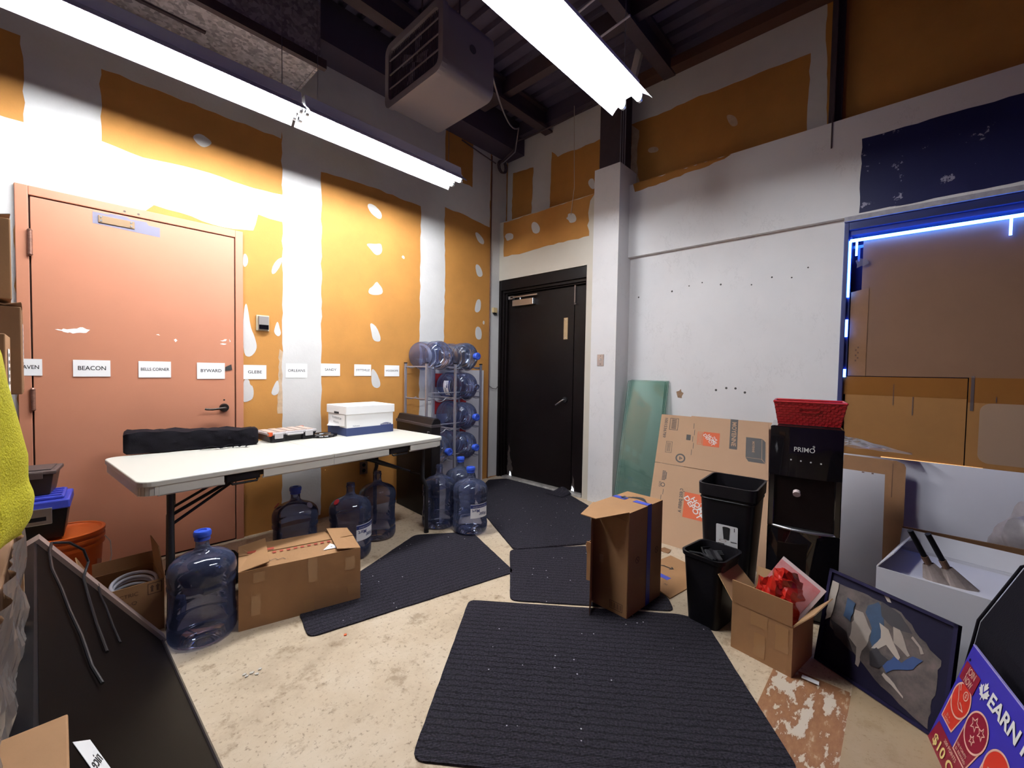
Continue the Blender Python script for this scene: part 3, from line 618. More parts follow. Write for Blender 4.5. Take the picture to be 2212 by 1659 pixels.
tag(obj('pull_wire', MB().tube([(-.05, -1.06, 3.88), (-.03, -1.055, 3.5), (-.02, -1.06, 3.1), (-.012, -1.02, 2.84)], .003), mat('white_wire', (.6, .5, .42), .5), smooth=True), 'thin white wire hanging down over the header above the black door', 'wire')
hangers = [(-1.55, -2.02, 3.25, .42), (-1.45, -2.0, 3.12, .42)]
for i, (x, y, z, l) in enumerate(hangers):
    tag(obj('support_rod', MB().cyl((x, y, z), (x - .03, y - l, z + .02), .006, n=8), mat('white_rod', (.7, .68, .75), .4)), ['upper white rod between the heater and the right fluorescent light', 'lower white rod between the heater and the right fluorescent light'][i], 'rod')

# ================================================================== SMALL WALL THINGS
NAMES = ['BARRHAVEN', 'BEACON', 'BELLS CORNER', 'BYWARD', 'GLEBE', 'ORLEANS', 'SANDY', 'STITTSVILLE', 'WOODROFFE']
SX = [(-3.77, -3.611), (-3.492, -3.335), (-3.207, -3.047), (-2.908, -2.748), (-2.63, -2.477), (-2.34, -2.179), (-2.069, -1.908), (-1.78, -1.621), (-1.487, -1.33)]
SZ = [(1.193, 1.285), (1.188, 1.285), (1.182, 1.285), (1.172, 1.283), (1.168, 1.273), (1.178, 1.29), (1.193, 1.296), (1.194, 1.295), (1.19, 1.293)]
WTH = [.135, .118, .140, .120, .093, .130, .098, .130, .132]
HGT = [.030, .034, .026, .031, .031, .030, .028, .026, .022]
for i, t in enumerate(NAMES):
    (a, b), (c, d) = SX[i], SZ[i]; yy = -.0225 if i < 4 else -.0032
    s = thing('paper_sign', f'white paper sign reading {t} taped ' + ('on the pink door' if 0 < i < 4 else 'at the left edge of the pink door frame' if i == 0 else 'to the drywall'), 'sign', ((a + b) / 2, yy, c), rz=0, group='paper location signs in a row')
    obj('paper', MB().box(-(b - a) / 2, (b - a) / 2, -.0008, .0, 0, d - c), white_paper, s)
    lettering(t, HGT[i], Frame((0, -.0008, (d - c) * .5), (1, 0, 0), (0, 0, 1)), ink, s, bold=.012, fit=WTH[i], off=.0006)
tag(obj('tape_piece', MB().prism([(-2.747, -.0225, 1.228), (-2.703, -.0225, 1.236), (-2.708, -.0225, 1.275), (-2.745, -.0225, 1.255)], (0, -.001, 0)), ink), 'scrap of black tape beside the BYWARD sign', 'tape')
ts = thing('thermostat', 'small thermostat with dark screen on the drywall right of the pink door', 'thermostat', (-2.502, 0, 1.529))
obj('back_plate', MB().box(-.044, .044, -.012, -.001, 0, .117), mat('beige_plastic', (.62, .50, .33), .5), ts, bevel=.003)
obj('body', MB().box(-.032, .036, -.028, -.012, .008, .109), mat('grey_plastic', (.30, .26, .24), .4), ts, bevel=.003)
obj('screen', MB().box(-.030, .034, -.0292, -.0275, .012, .045), gloss_black, ts)
sw = thing('light_switch', 'steel light switch plate on the white column', 'switch', (-.0205, -1.408, 1.322))
obj('plate', MB().box(-.005, 0, -.036, .036, 0, .112), chrome, sw, bevel=.002)
obj('toggle', MB().hexa([(-.005, -.006, .05), (-.005, .006, .05), (-.005, .006, .068), (-.005, -.006, .068), (-.018, -.004, .062), (-.018, .004, .062), (-.018, .004, .070), (-.018, -.004, .070)]), white_paper, sw)
for z in (.018, .094): obj('screw', MB().cyl((-.005, 0, z), (-.0068, 0, z), .004, n=10), black_metal, sw)
yb = thing('door_contact', 'small yellowed plastic contact box left of the black door', 'sensor', (-.075, -.001, 1.93))
obj('case', MB().box(-.035, .028, -.03, -.001, 0, .058), mat('yellowed_plastic', (.72, .52, .26), .5), yb, bevel=.003)
obj('terminal', MB().box(-.02, .02, -.022, -.004, -.012, 0), plastic_black, yb)
obj('wire_tail', MB().tube([(-.02, -.012, -.01), (-.01, -.02, -.03), (.025, -.02, -.025), (.03, -.012, -.005)], .003), plastic_black, yb, smooth=True)
ol = thing('wall_outlet', 'brown wall outlet plate under the folding table', 'outlet', (-1.688, -.0015, .31))
obj('plate', MB().box(-.037, .037, -.006, 0, 0, .115), mat('brown_outlet', (.15, .08, .05), .5), ol, bevel=.002)
for z in (.032, .083): obj('socket_face', MB().cyl((0, -.006, z), (0, -.009, z), .016, n=16), plastic_black, ol)
wl = thing('wire_loop', 'short loose wire loop sticking out of the white strip beside the black door', 'wire', (-.05, -.004, 1.05))
obj('wire', MB().tube([(-.09, -.003, .03), (-.06, -.03, .0), (-.01, -.04, -.005), (.02, -.03, .02)], .004), steel_dark, wl, smooth=True)

# ================================================================== FLOOR MATS
def floor_mat(name, label, pts, ang=0, th=.007):
    cx = sum(p[0] for p in pts) / len(pts); cy = sum(p[1] for p in pts) / len(pts)
    P = []; n = len(pts); R = .045
    for i in range(n):
        a, b, c = Vector(pts[i - 1]), Vector(pts[i]), Vector(pts[(i + 1) % n]); d1_ = (a - b).normalized(); d2_ = (c - b).normalized()
        r_ = min(R, (a - b).length * .3, (c - b).length * .3)
        for k in range(5):
            t = k / 4; q = (b + d1_ * r_) * (1 - t) ** 2 + b * 2 * t * (1 - t) + (b + d2_ * r_) * t ** 2; P.append((q.x - cx, q.y - cy))
    P = ragged(P, .05, .0015)
    ca, sa = math.cos(math.radians(-ang)), math.sin(math.radians(-ang))
    o = obj(name, MB().prism([(a * ca - b_ * sa, a * sa + b_ * ca, .0005) for a, b_ in P], (0, 0, th)), carpet_m, bevel=.002)
    o.location = (cx, cy, 0); o.rotation_euler = (0, 0, math.radians(ang)); return tag(o, label, 'mat', 'dark carpet mats on the floor')
floor_mat('floor_mat', 'large dark ribbed floor mat in the foreground', [(-2.03, -1.835), (-1.345, -2.72), (-1.315, -2.84), (-1.95, -3.34), (-2.08, -3.34), (-2.79, -2.42)], -52)
floor_mat('floor_mat', 'dark floor mat under the taped carton in front of the table', [(-2.725, -1.31), (-2.77, -1.55), (-1.615, -1.795), (-1.37, -1.115), (-1.72, -.86)], -12)
m3 = floor_mat('floor_mat', 'dark floor mat in front of the black door', [(-.22, -.10), (-.03, -.20), (-.03, -1.10), (-.20, -1.45), (-.90, -1.90), (-1.385, -1.575), (-1.06, -.95), (-.75, -.45)], -35, th=.014)
floor_mat('floor_mat', 'small dark floor mat half under the tall arrow-marked carton', [(-1.40, -1.55), (-.95, -1.90), (-1.225, -2.61), (-1.335, -2.69), (-1.875, -1.998)], -52)
mc = thing('mat_fold', 'curled-up corner of the mat at the black door', 'mat', (-.05, -1.0, .015))
obj('curl', MB().grid(lambda u, v: (-.12 + .16 * u, -.10 + .2 * v, .002 + .055 * max(0, math.sin(math.pi * v)) * u * u), 8, 10), carpet_m, mc, solid=.006, smooth=True)

# ================================================================== FOLDING TABLE
TB = thing('folding_table', 'long white plastic folding table against the left wall', 'table', (-2.44, -.605, 0), rz=5.2)
HL, HW = .915, .40
def half_top(s):
    x0, x1 = (.0008, HL) if s > 0 else (-HL, -.0008); r = .06; m = MB()
    out = []
    for cx, cy, a, rr in ((x1, HW, 0, s > 0), (x0, HW, 90, s < 0), (x0, -HW, 180, s < 0), (x1, -HW, 270, s > 0)):
        if rr:
            ccx = cx + (-r if cx > 0 else r); ccy = cy + (-r if cy > 0 else r)
            for k in range(7): t = math.radians(a + 15 * k); out.append((ccx + r * math.cos(t), ccy + r * math.sin(t)))
        else: out.append((cx, cy))
    m.prism([(x, y, .712) for x, y in out], (0, 0, .028)); return m, out
for s in (-1, 1):
    m, out = half_top(s)
    tp = obj('table_top', m, plastic_white, TB, bevel=.006, seg=3)
    # skirt under the rim, interrupted for the latches on the front and back edges
    sk = MB(); q = [(x * .985, y * .97) for x, y in out]; n = len(q)
    def seg(a, b, z0=.672):
        d = (Vector(b) - Vector(a)).normalized(); w = Vector((-d.y, d.x)) * .008
        sk.hexa([(a[0], a[1], z0), (b[0], b[1], z0), (b[0] - w.x, b[1] - w.y, z0), (a[0] - w.x, a[1] - w.y, z0), (a[0], a[1], .714), (b[0], b[1], .714), (b[0] - w.x, b[1] - w.y, .714), (a[0] - w.x, a[1] - w.y, .714)])
        if abs(a[0] - b[0]) > .05 or abs(a[1] - b[1]) > .2: sk.box(min(a[0], b[0]) - .004, max(a[0], b[0]) + .004, min(a[1], b[1]) - .004, max(a[1], b[1]) + .004, z0 - .006, z0 + .004)
    N1, N2 = (-.585, -.40) if s < 0 else (.40, .585)
    for k in range(n):
        a, b = q[k], q[(k + 1) % n]
        if abs(a[1] - b[1]) < 1e-6 and abs(a[0] - b[0]) > .3:
            lo, hi = min(a[0], b[0]), max(a[0], b[0]); yv = a[1]
            A = ((lo, yv), (N1, yv)); B = ((N2, yv), (hi, yv))
            for (p0, p1) in (A, B):
                if yv > 0: seg(p1, p0)
                else: seg(p0, p1)
        elif max(abs(a[0]), abs(b[0])) < .01: continue
        else: seg(a, b)
    obj('rim_skirt', sk, plastic_white, tp)
    xm = (N1 + N2) / 2
    lt = obj('latch', MB().box(N1 + .012, N2 - .012, -HW * .965, -HW * .80, .668, .711), plastic_black, TB, bevel=.006)
    obj('pull_bar', MB().tube([(N1 + .03, -HW * .975, .668), (N1 + .035, -HW * 1.0, .662), (N2 - .035, -HW * 1.0, .662), (N2 - .03, -HW * .975, .668)], .006), plastic_black, lt, smooth=True)
    lx = s * .78
    lg = MB()
    for y in (-.30, .30):
        yb2 = y * 1.12; lx = s * .78 if (s > 0 or y < 0) else -.63
        obj('leg', MB().tube([(lx, y, .705), (lx, y, .42), (lx + s * .008, yb2, .36), (lx + s * .012, yb2, .012)], .0155, n=10), black_metal, TB, smooth=True)
        obj('foot_cap', MB().cyl((lx + s * .012, yb2, 0), (lx + s * .012, yb2, .03), .019, n=12), plastic_black, TB)
    l0 = s * .78
    obj('cross_bar', MB().cyl((l0, -.30, .45), (lx, .30, .45), .012, n=10).cyl((l0, -.30, .66), (lx, .30, .66), .012, n=10), black_metal, TB)
    obj('brace', MB().cyl(((lx + l0) / 2, 0, .455), (s * .40, 0, .60), .010, n=8).cyl((s * .40, 0, .60), (s * .28, 0, .69), .010, n=8).cyl((l0 + (lx - l0) * .23, -.16, .45), (s * .30, -.05, .67), .008, n=8).cyl((l0 + (lx - l0) * .77, .16, .45), (s * .30, .05, .67), .008, n=8), black_metal, TB)
obj('under_frame', MB().box(-.86, .86, -.345, -.315, .675, .711).box(-.86, .86, .315, .345, .675, .711), black_metal, TB)

# --- on the table
TZ = .7402
bg = thing('carry_bag', 'long black nylon carry bag lying on the left end of the table', 'bag', (-2.965, -.285, TZ), rz=-8)
def bagf(u, v):
    L = .67; x = (u - .5) * L; t = 2 * math.pi * v
    w = .066 * (1 - .15 * u) ; h = .066 * (1.05 - .22 * u)
    c, s = math.cos(t), math.sin(t); k = 1 / max(abs(c), abs(s)) ** .75
    wr = .004 * math.sin(31 * u + 3 * math.sin(5 * v * 6.28)) + .003 * math.sin(17 * u + 11 * v)
    e = 1 if .012 < u < .988 else .82
    return (x, c * k * w * e + wr, max(.0, h * 1.0 + s * k * h * e + (wr if s > -.3 else 0)))
def bag_mesh():
    nu, nv = 46, 24; m = MB(); m.grid(bagf, nu, nv)
    for u in (0, 1): m.add([bagf(u, j / nv) for j in range(nv)], [tuple(range(nv))])
    return m
obj('bag_body', bag_mesh(), fabric_black, bg, smooth=50)
obj('seam', MB().tube([(bagf(i / 20, .14)[0], bagf(i / 20, .14)[1], bagf(i / 20, .14)[2] + .001) for i in range(21)], .003), fabric_black, bg)
obj('strap', MB().grid(lambda u, v: (.02 + .17 * u, -.075 - .035 * math.sin(3 * u) - .018 * (v - .5), .004 + .018 * abs(math.sin(5.2 * u))), 14, 2), fabric_black, bg, solid=.002)
obj('strap_end', MB().grid(lambda u, v: (.185 + .09 * u, -.10 + .02 * (v - .5) - .015 * u, .003 + .014 * abs(math.sin(8 * u))), 14, 2), fabric_black, bg, solid=.002)
oc = thing('organizer_case', 'small parts organizer case with clear lid and black base on the table', 'case', (-2.42, -.25, TZ), rz=5)
ob_ = MB().hexa([(-.15, -.10, .0), (.15, -.10, .0), (.15, .10, .0), (-.15, .10, .0), (-.165, -.115, .05), (.165, -.115, .05), (.165, .115, .05), (-.165, .115, .05)])
ob_.box(-.15, -.06, -.122, -.10, .004, .05).box(.06, .15, -.122, -.10, .004, .05)
obj('base', ob_, plastic_black, oc, bevel=.004)
cl = mat('frosted_lid', (.62, .58, .58), .25)
obj('lid', MB().box(-.168, .168, -.118, .118, .05, .066), cl, oc, bevel=.004)
for k in range(5): obj('lid_rib', MB().box(-.15 + .064 * k, -.105 + .064 * k, -.09, .10, .066, .070), mat('peach_tray', (.74, .55, .45), .4), oc)
for x in (-.105, .105): obj('latch', MB().box(x - .028, x + .028, -.130, -.120, .026, .064), cl, oc, bevel=.003)
obj('handle', MB().tube([(-.055, -.118, .056), (-.052, -.142, .052), (.052, -.142, .052), (.055, -.118, .056)], .007), cl, oc, smooth=True)
for x, y in ((-.155, -.105), (.155, .10)): obj('corner_tab', MB().box(x - .012, x + .012, y - .014, y + .014, .045, .070), mat('orange_tab', (.8, .10, .01), .4), oc)
tr_ = thing('tape_ring', 'black flat ring of tape on the table between organizer case and white box', 'tape', (-2.185, -.31, TZ))
def torus(R, r, sz, n=36, k=10):
    m = MB()
    m.grid(lambda u, v: ((R + r * math.cos(2 * math.pi * v)) * math.cos(2 * math.pi * u), (R + r * math.cos(2 * math.pi * v)) * math.sin(2 * math.pi * u), sz + sz * math.sin(2 * math.pi * v)), n, k); return m
obj('ring', torus(.075, .028, .011), gloss_black, tr_, smooth=60)
obj('ring_teeth', MB().add([], []) if False else (lambda m: [m.box(.10 * math.cos(t) - .004, .10 * math.cos(t) + .004, .10 * math.sin(t) - .004, .10 * math.sin(t) + .004, .004, .017) for t in [k * .4 for k in range(16)]] and m)(MB()), plastic_black, tr_)
bk = thing('file_box', 'white and blue archive box with lid on the table', 'box', (-1.86, -.285, TZ), rz=2)
obj('body', MB().box(-.203, .203, -.150, .150, 0, .17), white_paper, bk, bevel=.002)
obj('blue_band', MB().box(-.2045, .2045, -.1515, .1515, .0005, .062), mat('archive_blue', (.035, .055, .17), .7), bk)
obj('lid', MB().box(-.212, .212, -.159, .159, .165, .23), white_paper, bk, bevel=.003, label='white lift-off lid')
fF = Frame((0, -.1516, 0), (1, 0, 0), (0, 0, 1)); fL = Frame((-.2046, 0, 0), (0, -1, 0), (0, 0, 1))
mm = MB(); flat(mm, fF, [(.085, .058)] + [(.085 + .1 * k / 8, .072 + .010 * math.sin(math.pi * k / 8)) for k in range(9)] + [(.185, .058)], .0008)
flat(mm, fL, [(-.045, .058)] + [(-.045 + .09 * k / 8, .072 + .010 * math.sin(math.pi * k / 8)) for k in range(9)] + [(.045, .058)], .0008)
obj('print_patch', mm, navy_ink, bk)
lettering('BANKERS BOX', .016, fF, white_ink, bk, at=(.135, .070), bold=.01, off=.0014, fit=.088)
lettering('Fellowes', .014, fF, navy_ink, bk, at=(-.125, .075), off=.0012, fit=.055)
obj('hand_hole', MB().box(-.2132, -.2118, -.045, .03, .166, .182), plastic_black, bk)
nt = obj('taped_note', MB().grid(lambda u, v: (-.206 - .028 * (v ** 3) * (1 - u) - .004, .10 - .235 * u, .150 - .085 * v + .012 * u), 8, 8), white_paper, bk, solid=.0008)
fN = Frame((-.212, -.015, .118), (0, -1, -.05), (0, 0, 1))
lettering('TV-MONITOR', .022, fN, ink, nt, at=(0, .014), off=.003, fit=.15)
lettering('MOUNTS', .018, fN, ink, nt, at=(0, -.018), off=.008, fit=.085)
# flat black case standing between table and bottle rack
fc = thing('hard_case', 'flat black hard case standing upright between table end and bottle rack', 'case', (-1.375, -.38, 0), rz=-4)
obj('shell', MB().prism([(a, -.30, b) for a, b in ((-.045, 0), (.045, 0), (.045, .83), (.02, .85), (-.02, .85), (-.03, .83), (-.045, .80))], (0, .60, 0)), plastic_black, fc, bevel=.006)
obj('ridge', MB().box(-.052, .048, -.305, .305, .775, .80), mat('worn_black_plastic', (.05, .04, .045), .4), fc, bevel=.004)
obj('corner_mark', MB().box(-.0465, -.0455, -.27, -.235, .735, .74).box(-.0465, -.0455, -.24, -.235, .70, .74), mat('pale_scratch', (.4, .38, .38), .7), fc)
obj('label_tag', MB().box(.0, .02, -.303, -.301, .30, .34), white_paper, fc)

# ================================================================== WATER BOTTLES
PROF = [(.0, .018), (.075, .016), (.098, .004), (.116, .0), (.128, .008), (.1345, .026), (.135, .066), (.1315, .076), (.128, .082), (.1315, .088), (.134, .096), (.1335, .118), (.130, .125), (.1285, .14), (.1285, .235), (.1305, .246), (.134, .252), (.1345, .262), (.130, .270), (.1295, .276), (.134, .284), (.135, .312), (.1325, .334), (.124, .355), (.106, .374), (.080, .388), (.054, .398), (.036, .407), (.028, .420), (.0265, .436), (.0265, .462), (.0295, .465), (.0295, .470), (.0265, .473), (.0265, .488)]
bm_body = MB().lathe(PROF, 40).mesh('bottle_body', bottle_m, 50)
bm_dark = bm_body.copy(); bm_dark.materials.clear(); bm_dark.materials.append(bottle_dark)
capm = MB().lathe([(.0265, .452), (.031, .453), (.031, .470), (.035, .472), (.036, .488), (.032, .496), (.018, .498), (.016, .492), (0, .491)], 24).mesh('bottle_cap', cap_blue, 40)
hollow = MB().lathe([(.0265, .486), (.024, .490), (.0215, .486), (.0215, .47)], 24).mesh('neck_lip', bottle_m, 40)
hand = MB().tube([(.112, 0, .135), (.090, 0, .145), (.086, 0, .185), (.090, 0, .225), (.112, 0, .236)], .011, 8).mesh('grip', bottle_m, True)
def cyl_fn(R, zc, ang, flip):
    s = -1 if flip else 1
    return lambda a, b: (R * math.cos(ang + s * a / R), R * math.sin(ang + s * a / R), zc + s * b)
def bottle(label, loc, rz=0.0, cap=True, lying=False, water_label=None, body=None, grip=None, group='empty blue water jugs', torn=False, dots=()):
    o = thing('water_bottle', label, 'bottle', loc, rot=(math.radians(90), 0, math.radians(rz)) if False else None, rz=rz, group=group)
    if lying: o.rotation_mode = 'XYZ'; o.rotation_euler = Euler((math.radians(90), 0, 0)); o.rotation_euler = (Matrix.Rotation(math.radians(90), 3, 'X') @ Matrix.Rotation(math.radians(rz), 3, 'Z')).to_euler()
    obj('jug', body or bm_body, None, o)
    if cap: obj('cap', capm, None, o)
    else: obj('neck_lip', hollow, None, o)
    if grip is not None:
        g = obj('grip', hand, None, o); g.rotation_euler = (0, 0, math.radians(grip))
    if water_label is not None:
        ang = math.radians(water_label); zc = .185; R = .1366
        m = MB(); w, h = .155, .105
        for k in range(14):
            a0 = -w / 2 + w * k / 14; a1 = a0 + w / 14; f = cyl_fn(R, zc, ang, True)
            m.add([f(a0, -h / 2), f(a1, -h / 2), f(a1, h * .18), f(a0, h * .18)], [(0, 1, 2, 3)], 0)
            m.add([f(a0, h * .18), f(a1, h * .18), f(a1, h / 2), f(a0, h / 2)][::1], [(0, 1, 2, 3)], 0)
            m.add([cyl_fn(R + .0006, zc, ang, True)(*q) for q in ((a0, -h * .47), (a1, -h * .47), (a1, -h * .22), (a0, -h * .22))], [(0, 1, 2, 3)], 1)
        lb = obj('label', m, [white_paper, navy_ink], o, label='white jug label printed upside down')
        f2 = cyl_fn(R + .0010, zc, ang, True)
        lettering('Water', .040, None, navy_ink, lb, at=(-.028, .024), bold=.012, fn=f2, fit=.075)
        lettering('Mart', .036, None, navy_ink, lb, at=(.035, -.004), bold=.012, fn=f2, fit=.06)
        lettering('PURE WATER & SERVICE', .010, None, white_ink, lb, at=(0, -.034), fn=f2, fit=.12)
    for k, (az, m_) in enumerate(dots):
        t = math.radians(az); c = Vector((.105 * math.cos(t), .105 * math.sin(t), .385)); n = Vector((.75 * math.cos(t), .75 * math.sin(t), .66)).normalized()
        obj('sticker', MB().cyl(c, c + n * .003, .020, n=16), m_, o)
    return o
red_st = mat('red_sticker', (.62, .03, .05), .5); blu_st = mat('pale_sticker', (.60, .58, .68), .5)
# standing on the floor (about 225..250 deg faces the camera)
bottle('big blue water jug with blue cap left of the taped carton', (-3.10, -1.165, 0), rz=0, grip=205)
bottle('blue water jug with hanging open blue cap under the table', (-2.52, -.70, 0), cap=True, dots=((160, red_st), (300, blu_st)))
bottle('uncapped water jug with upside-down label behind the taped carton', (-2.215, -.83, 0), cap=False, water_label=292, dots=((190, red_st),))
bottle('dim uncapped water jug under the table beside the wall outlet', (-1.92, -.66, 0), cap=False, grip=230)
bottle('uncapped water jug next to the table leg', (-1.45, -.80, 0.001), cap=False, grip=215, water_label=330)
bottle('capped water jug hidden behind the two front jugs at the rack', (-1.14, -.70, 0), body=bm_dark)
bottle('capped water jug with upside-down label nearest the mats', (-1.355, -1.075, .009), water_label=262)
# lying in the rack, necks towards the room
bottle('uncapped water jug lying in the top left bay of the rack', (-1.125, -.035, 1.395), lying=True, cap=False, rz=40)
bottle('capped water jug lying in the top right bay of the rack', (-.795, -.035, 1.395), lying=True, rz=10, body=bm_dark)
bottle('uncapped labelled water jug lying in the second rack tier', (-.795, -.035, 1.100), lying=True, cap=False, water_label=190)
bottle('capped water jug lying in the third rack tier', (-.795, -.035, .805), lying=True, rz=70)
bottle('capped water jug lying in the lowest right bay of the rack', (-.795, -.035, .510), lying=True, rz=100)
bottle('capped water jug lying in the lowest left bay of the rack', (-1.125, -.035, .510), lying=True, rz=30)

rk = thing('bottle_rack', 'grey tubular metal rack holding lying water jugs by the left wall corner', 'rack', (-.96, -.22, 0))
for x in (-.33, -.0, .33):
    for y in (-.17, .17):
        obj('post', MB().box(x - .010, x + .010, y - .010, y + .010, 0, 1.315), grey_metal, rk, bevel=.002)
        obj('post_cap', MB().box(x - .012, x + .012, y - .012, y + .012, 1.315, 1.325), plastic_black, rk)
    for z in (1.285, .99, .69, .395, .10):
        obj('side_rail', MB().cyl((x, -.17, z), (x, .17, z), .006, n=8), grey_metal, rk)
for x in (-.165, .165):
    for z in (1.265, .97, .675, .38):
        for y in (-.15, .13):
            obj('cradle_wire', MB().tube([(x - .165, y, z + .012), (x - .12, y, z + .008)] + [(x + .105 * math.sin(t), y, z + .115 - .125 * math.cos(t) + .0) for t in [(-.75 + 1.5 * k / 8) for k in range(9)]] + [(x + .12, y, z + .008), (x + .165, y, z + .012)], .005), grey_metal, rk, smooth=True)
    for z in (.985, .69, .39): obj('front_rail', MB().cyl((x - .165, -.17, z + .06), (x + .165, -.17, z + .06), .004, n=8), grey_metal, rk)
po = thing('poster_board', 'white board with red blocks standing behind the bottle rack', 'poster', (-.60, -.012, 0))
obj('board', MB().box(-.36, .36, -.006, 0, 0, 1.26), foam_white, po)
for z0, z1 in ((1.08, 1.22), (.80, .94), (.50, .62)): obj('red_block', MB().box(-.34, .10, -.0072, -.006, z0, z1), mat('poster_red', (.45, .015, .02), .6), po)

# ================================================================== CARTONS
def slab(m, fr, a0, a1, b0, b1, th=.004, mi=0, c0=0.0):
    m.hexa([fr(a0, b0, c0), fr(a1, b0, c0), fr(a1, b1, c0), fr(a0, b1, c0), fr(a0, b0, c0 + th), fr(a1, b0, c0 + th), fr(a1, b1, c0 + th), fr(a0, b1, c0 + th)], mi); return m
def carton(name, label, loc, rz, sx, sy, sz, flaps, m=None, min_=None, cat='box', group=None, closed=False, z0=0):
    """open shell; flaps = {side: (angle from vertical outward, length)}; sides f(-y) b(+y) l(-x) r(+x)"""
    m = m or cardb; t = thing(name, label, cat, loc, rz, group)
    hx, hy, th = sx / 2, sy / 2, .005
    s = MB().box(-hx, hx, -hy, -hy + th, 0, sz).box(-hx, hx, hy - th, hy, 0, sz).box(-hx, -hx + th, -hy + th, hy - th, 0, sz).box(hx - th, hx, -hy + th, hy - th, 0, sz).box(-hx + th, hx - th, -hy + th, hy - th, 0, th)
    if closed: s.box(-hx + th, hx - th, -hy + th, hy - th, sz - th, sz)
    obj('carton_body', s, m, t)
    for side, fl in flaps.items():
        for one in (fl if isinstance(fl, list) else [fl]):
            ang, ln = one[0], one[1]; cut = one[2] if len(one) > 2 else (0, 1); skew = one[3] if len(one) > 3 else 0
            a = math.radians(ang); sgn = {'f': (0, -1), 'b': (0, 1), 'l': (-1, 0), 'r': (1, 0)}[side]
            up_ = Vector((sgn[0] * math.sin(a), sgn[1] * math.sin(a), math.cos(a)))
            along = Vector((1, 0, 0)) if sgn[0] == 0 else Vector((0, 1, 0)); W_ = sx if sgn[0] == 0 else sy
            base = Vector((sgn[0] * hx, sgn[1] * hy, sz)) - along * (W_ / 2)
            fr = Frame(base, along, up_); lo, hi = cut[0] * W_ + .002, cut[1] * W_ - .002
            mb = MB().hexa([fr(lo, 0, -.002), fr(hi, 0, -.002), fr(hi - skew, ln, -.002), fr(lo + skew, ln, -.002), fr(lo, 0, .002), fr(hi, 0, .002), fr(hi - skew, ln, .002), fr(lo + skew, ln, .002)])
            obj('flap', mb, m, t)
    return t

# long taped carton, lid flaps sprung open a little
c1 = carton('cardboard_box', 'long taped brown carton lying closed in front of the table', (-2.668, -1.168, 0.0), -14, .56, .34, .285, {'f': (-87, .168), 'b': (-86, .168), 'l': [(-79, .13)], 'r': [(-81, .12)]}, closed=False)
f_top = Frame((0, -.17, .288), (1, 0, 0), (0, math.sin(math.radians(87)), math.cos(math.radians(87))))
q = MB()
for k in range(9): flat(q, f_top, rect(-.13 + .033 * k, -.113 + .033 * k, .135 + .002 * (k % 2), .155), .003)
obj('red_marks', q, red_ink, c1)
q = MB()
for st_ in stroke([(-.20 + .011 * k, .075 + .010 * math.sin(2.1 * k) - .0025 * k) for k in range(12)], .003): flat(q, f_top, st_, .003)
obj('scribble', q, ink, c1)
tri = MB(); flat(tri, f_top, [(.10, .05), (.19, .05), (.145, .115)], .003); obj('triangle_label', tri, white_paper, c1)
lettering('c', .03, f_top, ink, c1, at=(.146, .074), off=.004)
rl = MB(); flat(rl, f_top, rect(-.24, -.12, .18, .205), .004); obj('red_label', rl, red_ink, c1)
fr1 = Frame((0, -.17, 0), (1, 0, 0), (0, 0, 1))
for a, b_, w, h in ((.02, .16, .045, .125), (.0, .0, .05, .075), (.215, .04, .05, .06), (.20, .18, .05, .07), (-.23, .06, .04, .10), (-.22, .22, .05, .05)):
    q = MB(); flat(q, fr1, ragged(rect(a, a + w, b_, b_ + h), .02, .003), .0012); obj('packing_tape', q, tape_clear, c1)
# open box with cable coil, near the wall
c2 = carton('cardboard_box', 'open cardboard box holding a white cable coil beside the big water jug', (-3.335, -.86, 0), 2, .23, .24, .245, {'b': (12, .06), 'l': (24, .13, (0, 1), .008), 'r': (-6, .15, (0, 1), .015)}, m=cardb)
fr2 = Frame((0, -.12, 0), (1, 0, 0), (0, 0, 1))
lettering('ELECTRIC', .024, fr2, brown_ink, c2, at=(-.03, .205), off=.0015, fit=.10); lettering('NSF-Q', .022, fr2, brown_ink, c2, at=(-.02, .165), off=.0015, fit=.07)
a_ = MB()
for q in stroke(rect(.055, .105, .185, .235), .003, True): flat(a_, fr2, q, .0012)
for x in (.07, .09): flat(a_, fr2, [(x - .004, .195), (x + .004, .195), (x + .004, .215), (x + .008, .215), (x, .228), (x - .008, .215), (x - .004, .215)], .0012)
obj('printed_arrows', a_, brown_ink, c2)
co = thing('cable_coil', 'coil of white cable inside the open box near the jug', 'cable', (-3.325, -.87, .16))
for k in range(4): obj('coil_turn', torus(.075 + .008 * (k % 2), .008, .008).xf(Matrix.Translation((.004 * k, .003 * k, .015 * k)) @ Matrix.Rotation(.25, 4, 'X')), mat('white_cable', (.62, .60, .68), .4), co, smooth=60)
# tall arrow carton
ab = carton('cardboard_box', 'tall narrow carton with blue tape and curved arrow on its flap top', (-1.405, -2.445, .008), -4, .345, .225, .545, {'b': [], }, m=cardb, closed=True)
obj('flap', MB().hexa([(-.1745, .11, .53), (-.1745, -.11, .5), (-.1745, -.11, .0), (-.1745, .11, .0), (-.1705, .11, .53), (-.1705, -.11, .5), (-.1705, -.11, .0), (-.1705, .11, .0)]), cardb, ab)
obj('side_door_flap', MB().hexa([(-.172, .108, .01), (-.168, .108, .01), (-.295, .03, .005), (-.299, .03, .005), (-.172, .108, .52), (-.168, .108, .52), (-.24, .07, .50), (-.244, .07, .50)]).xf(Matrix.Identity(4)), cardb_in, ab)
obj('top_flap', MB().hexa([(-.172, -.112, .5465), (-.172, .112, .5465), (-.315, .085, .520), (-.315, -.01, .520), (-.172, -.112, .5505), (-.172, .112, .5505), (-.315, .085, .524), (-.315, -.01, .524)]), cardb, ab)
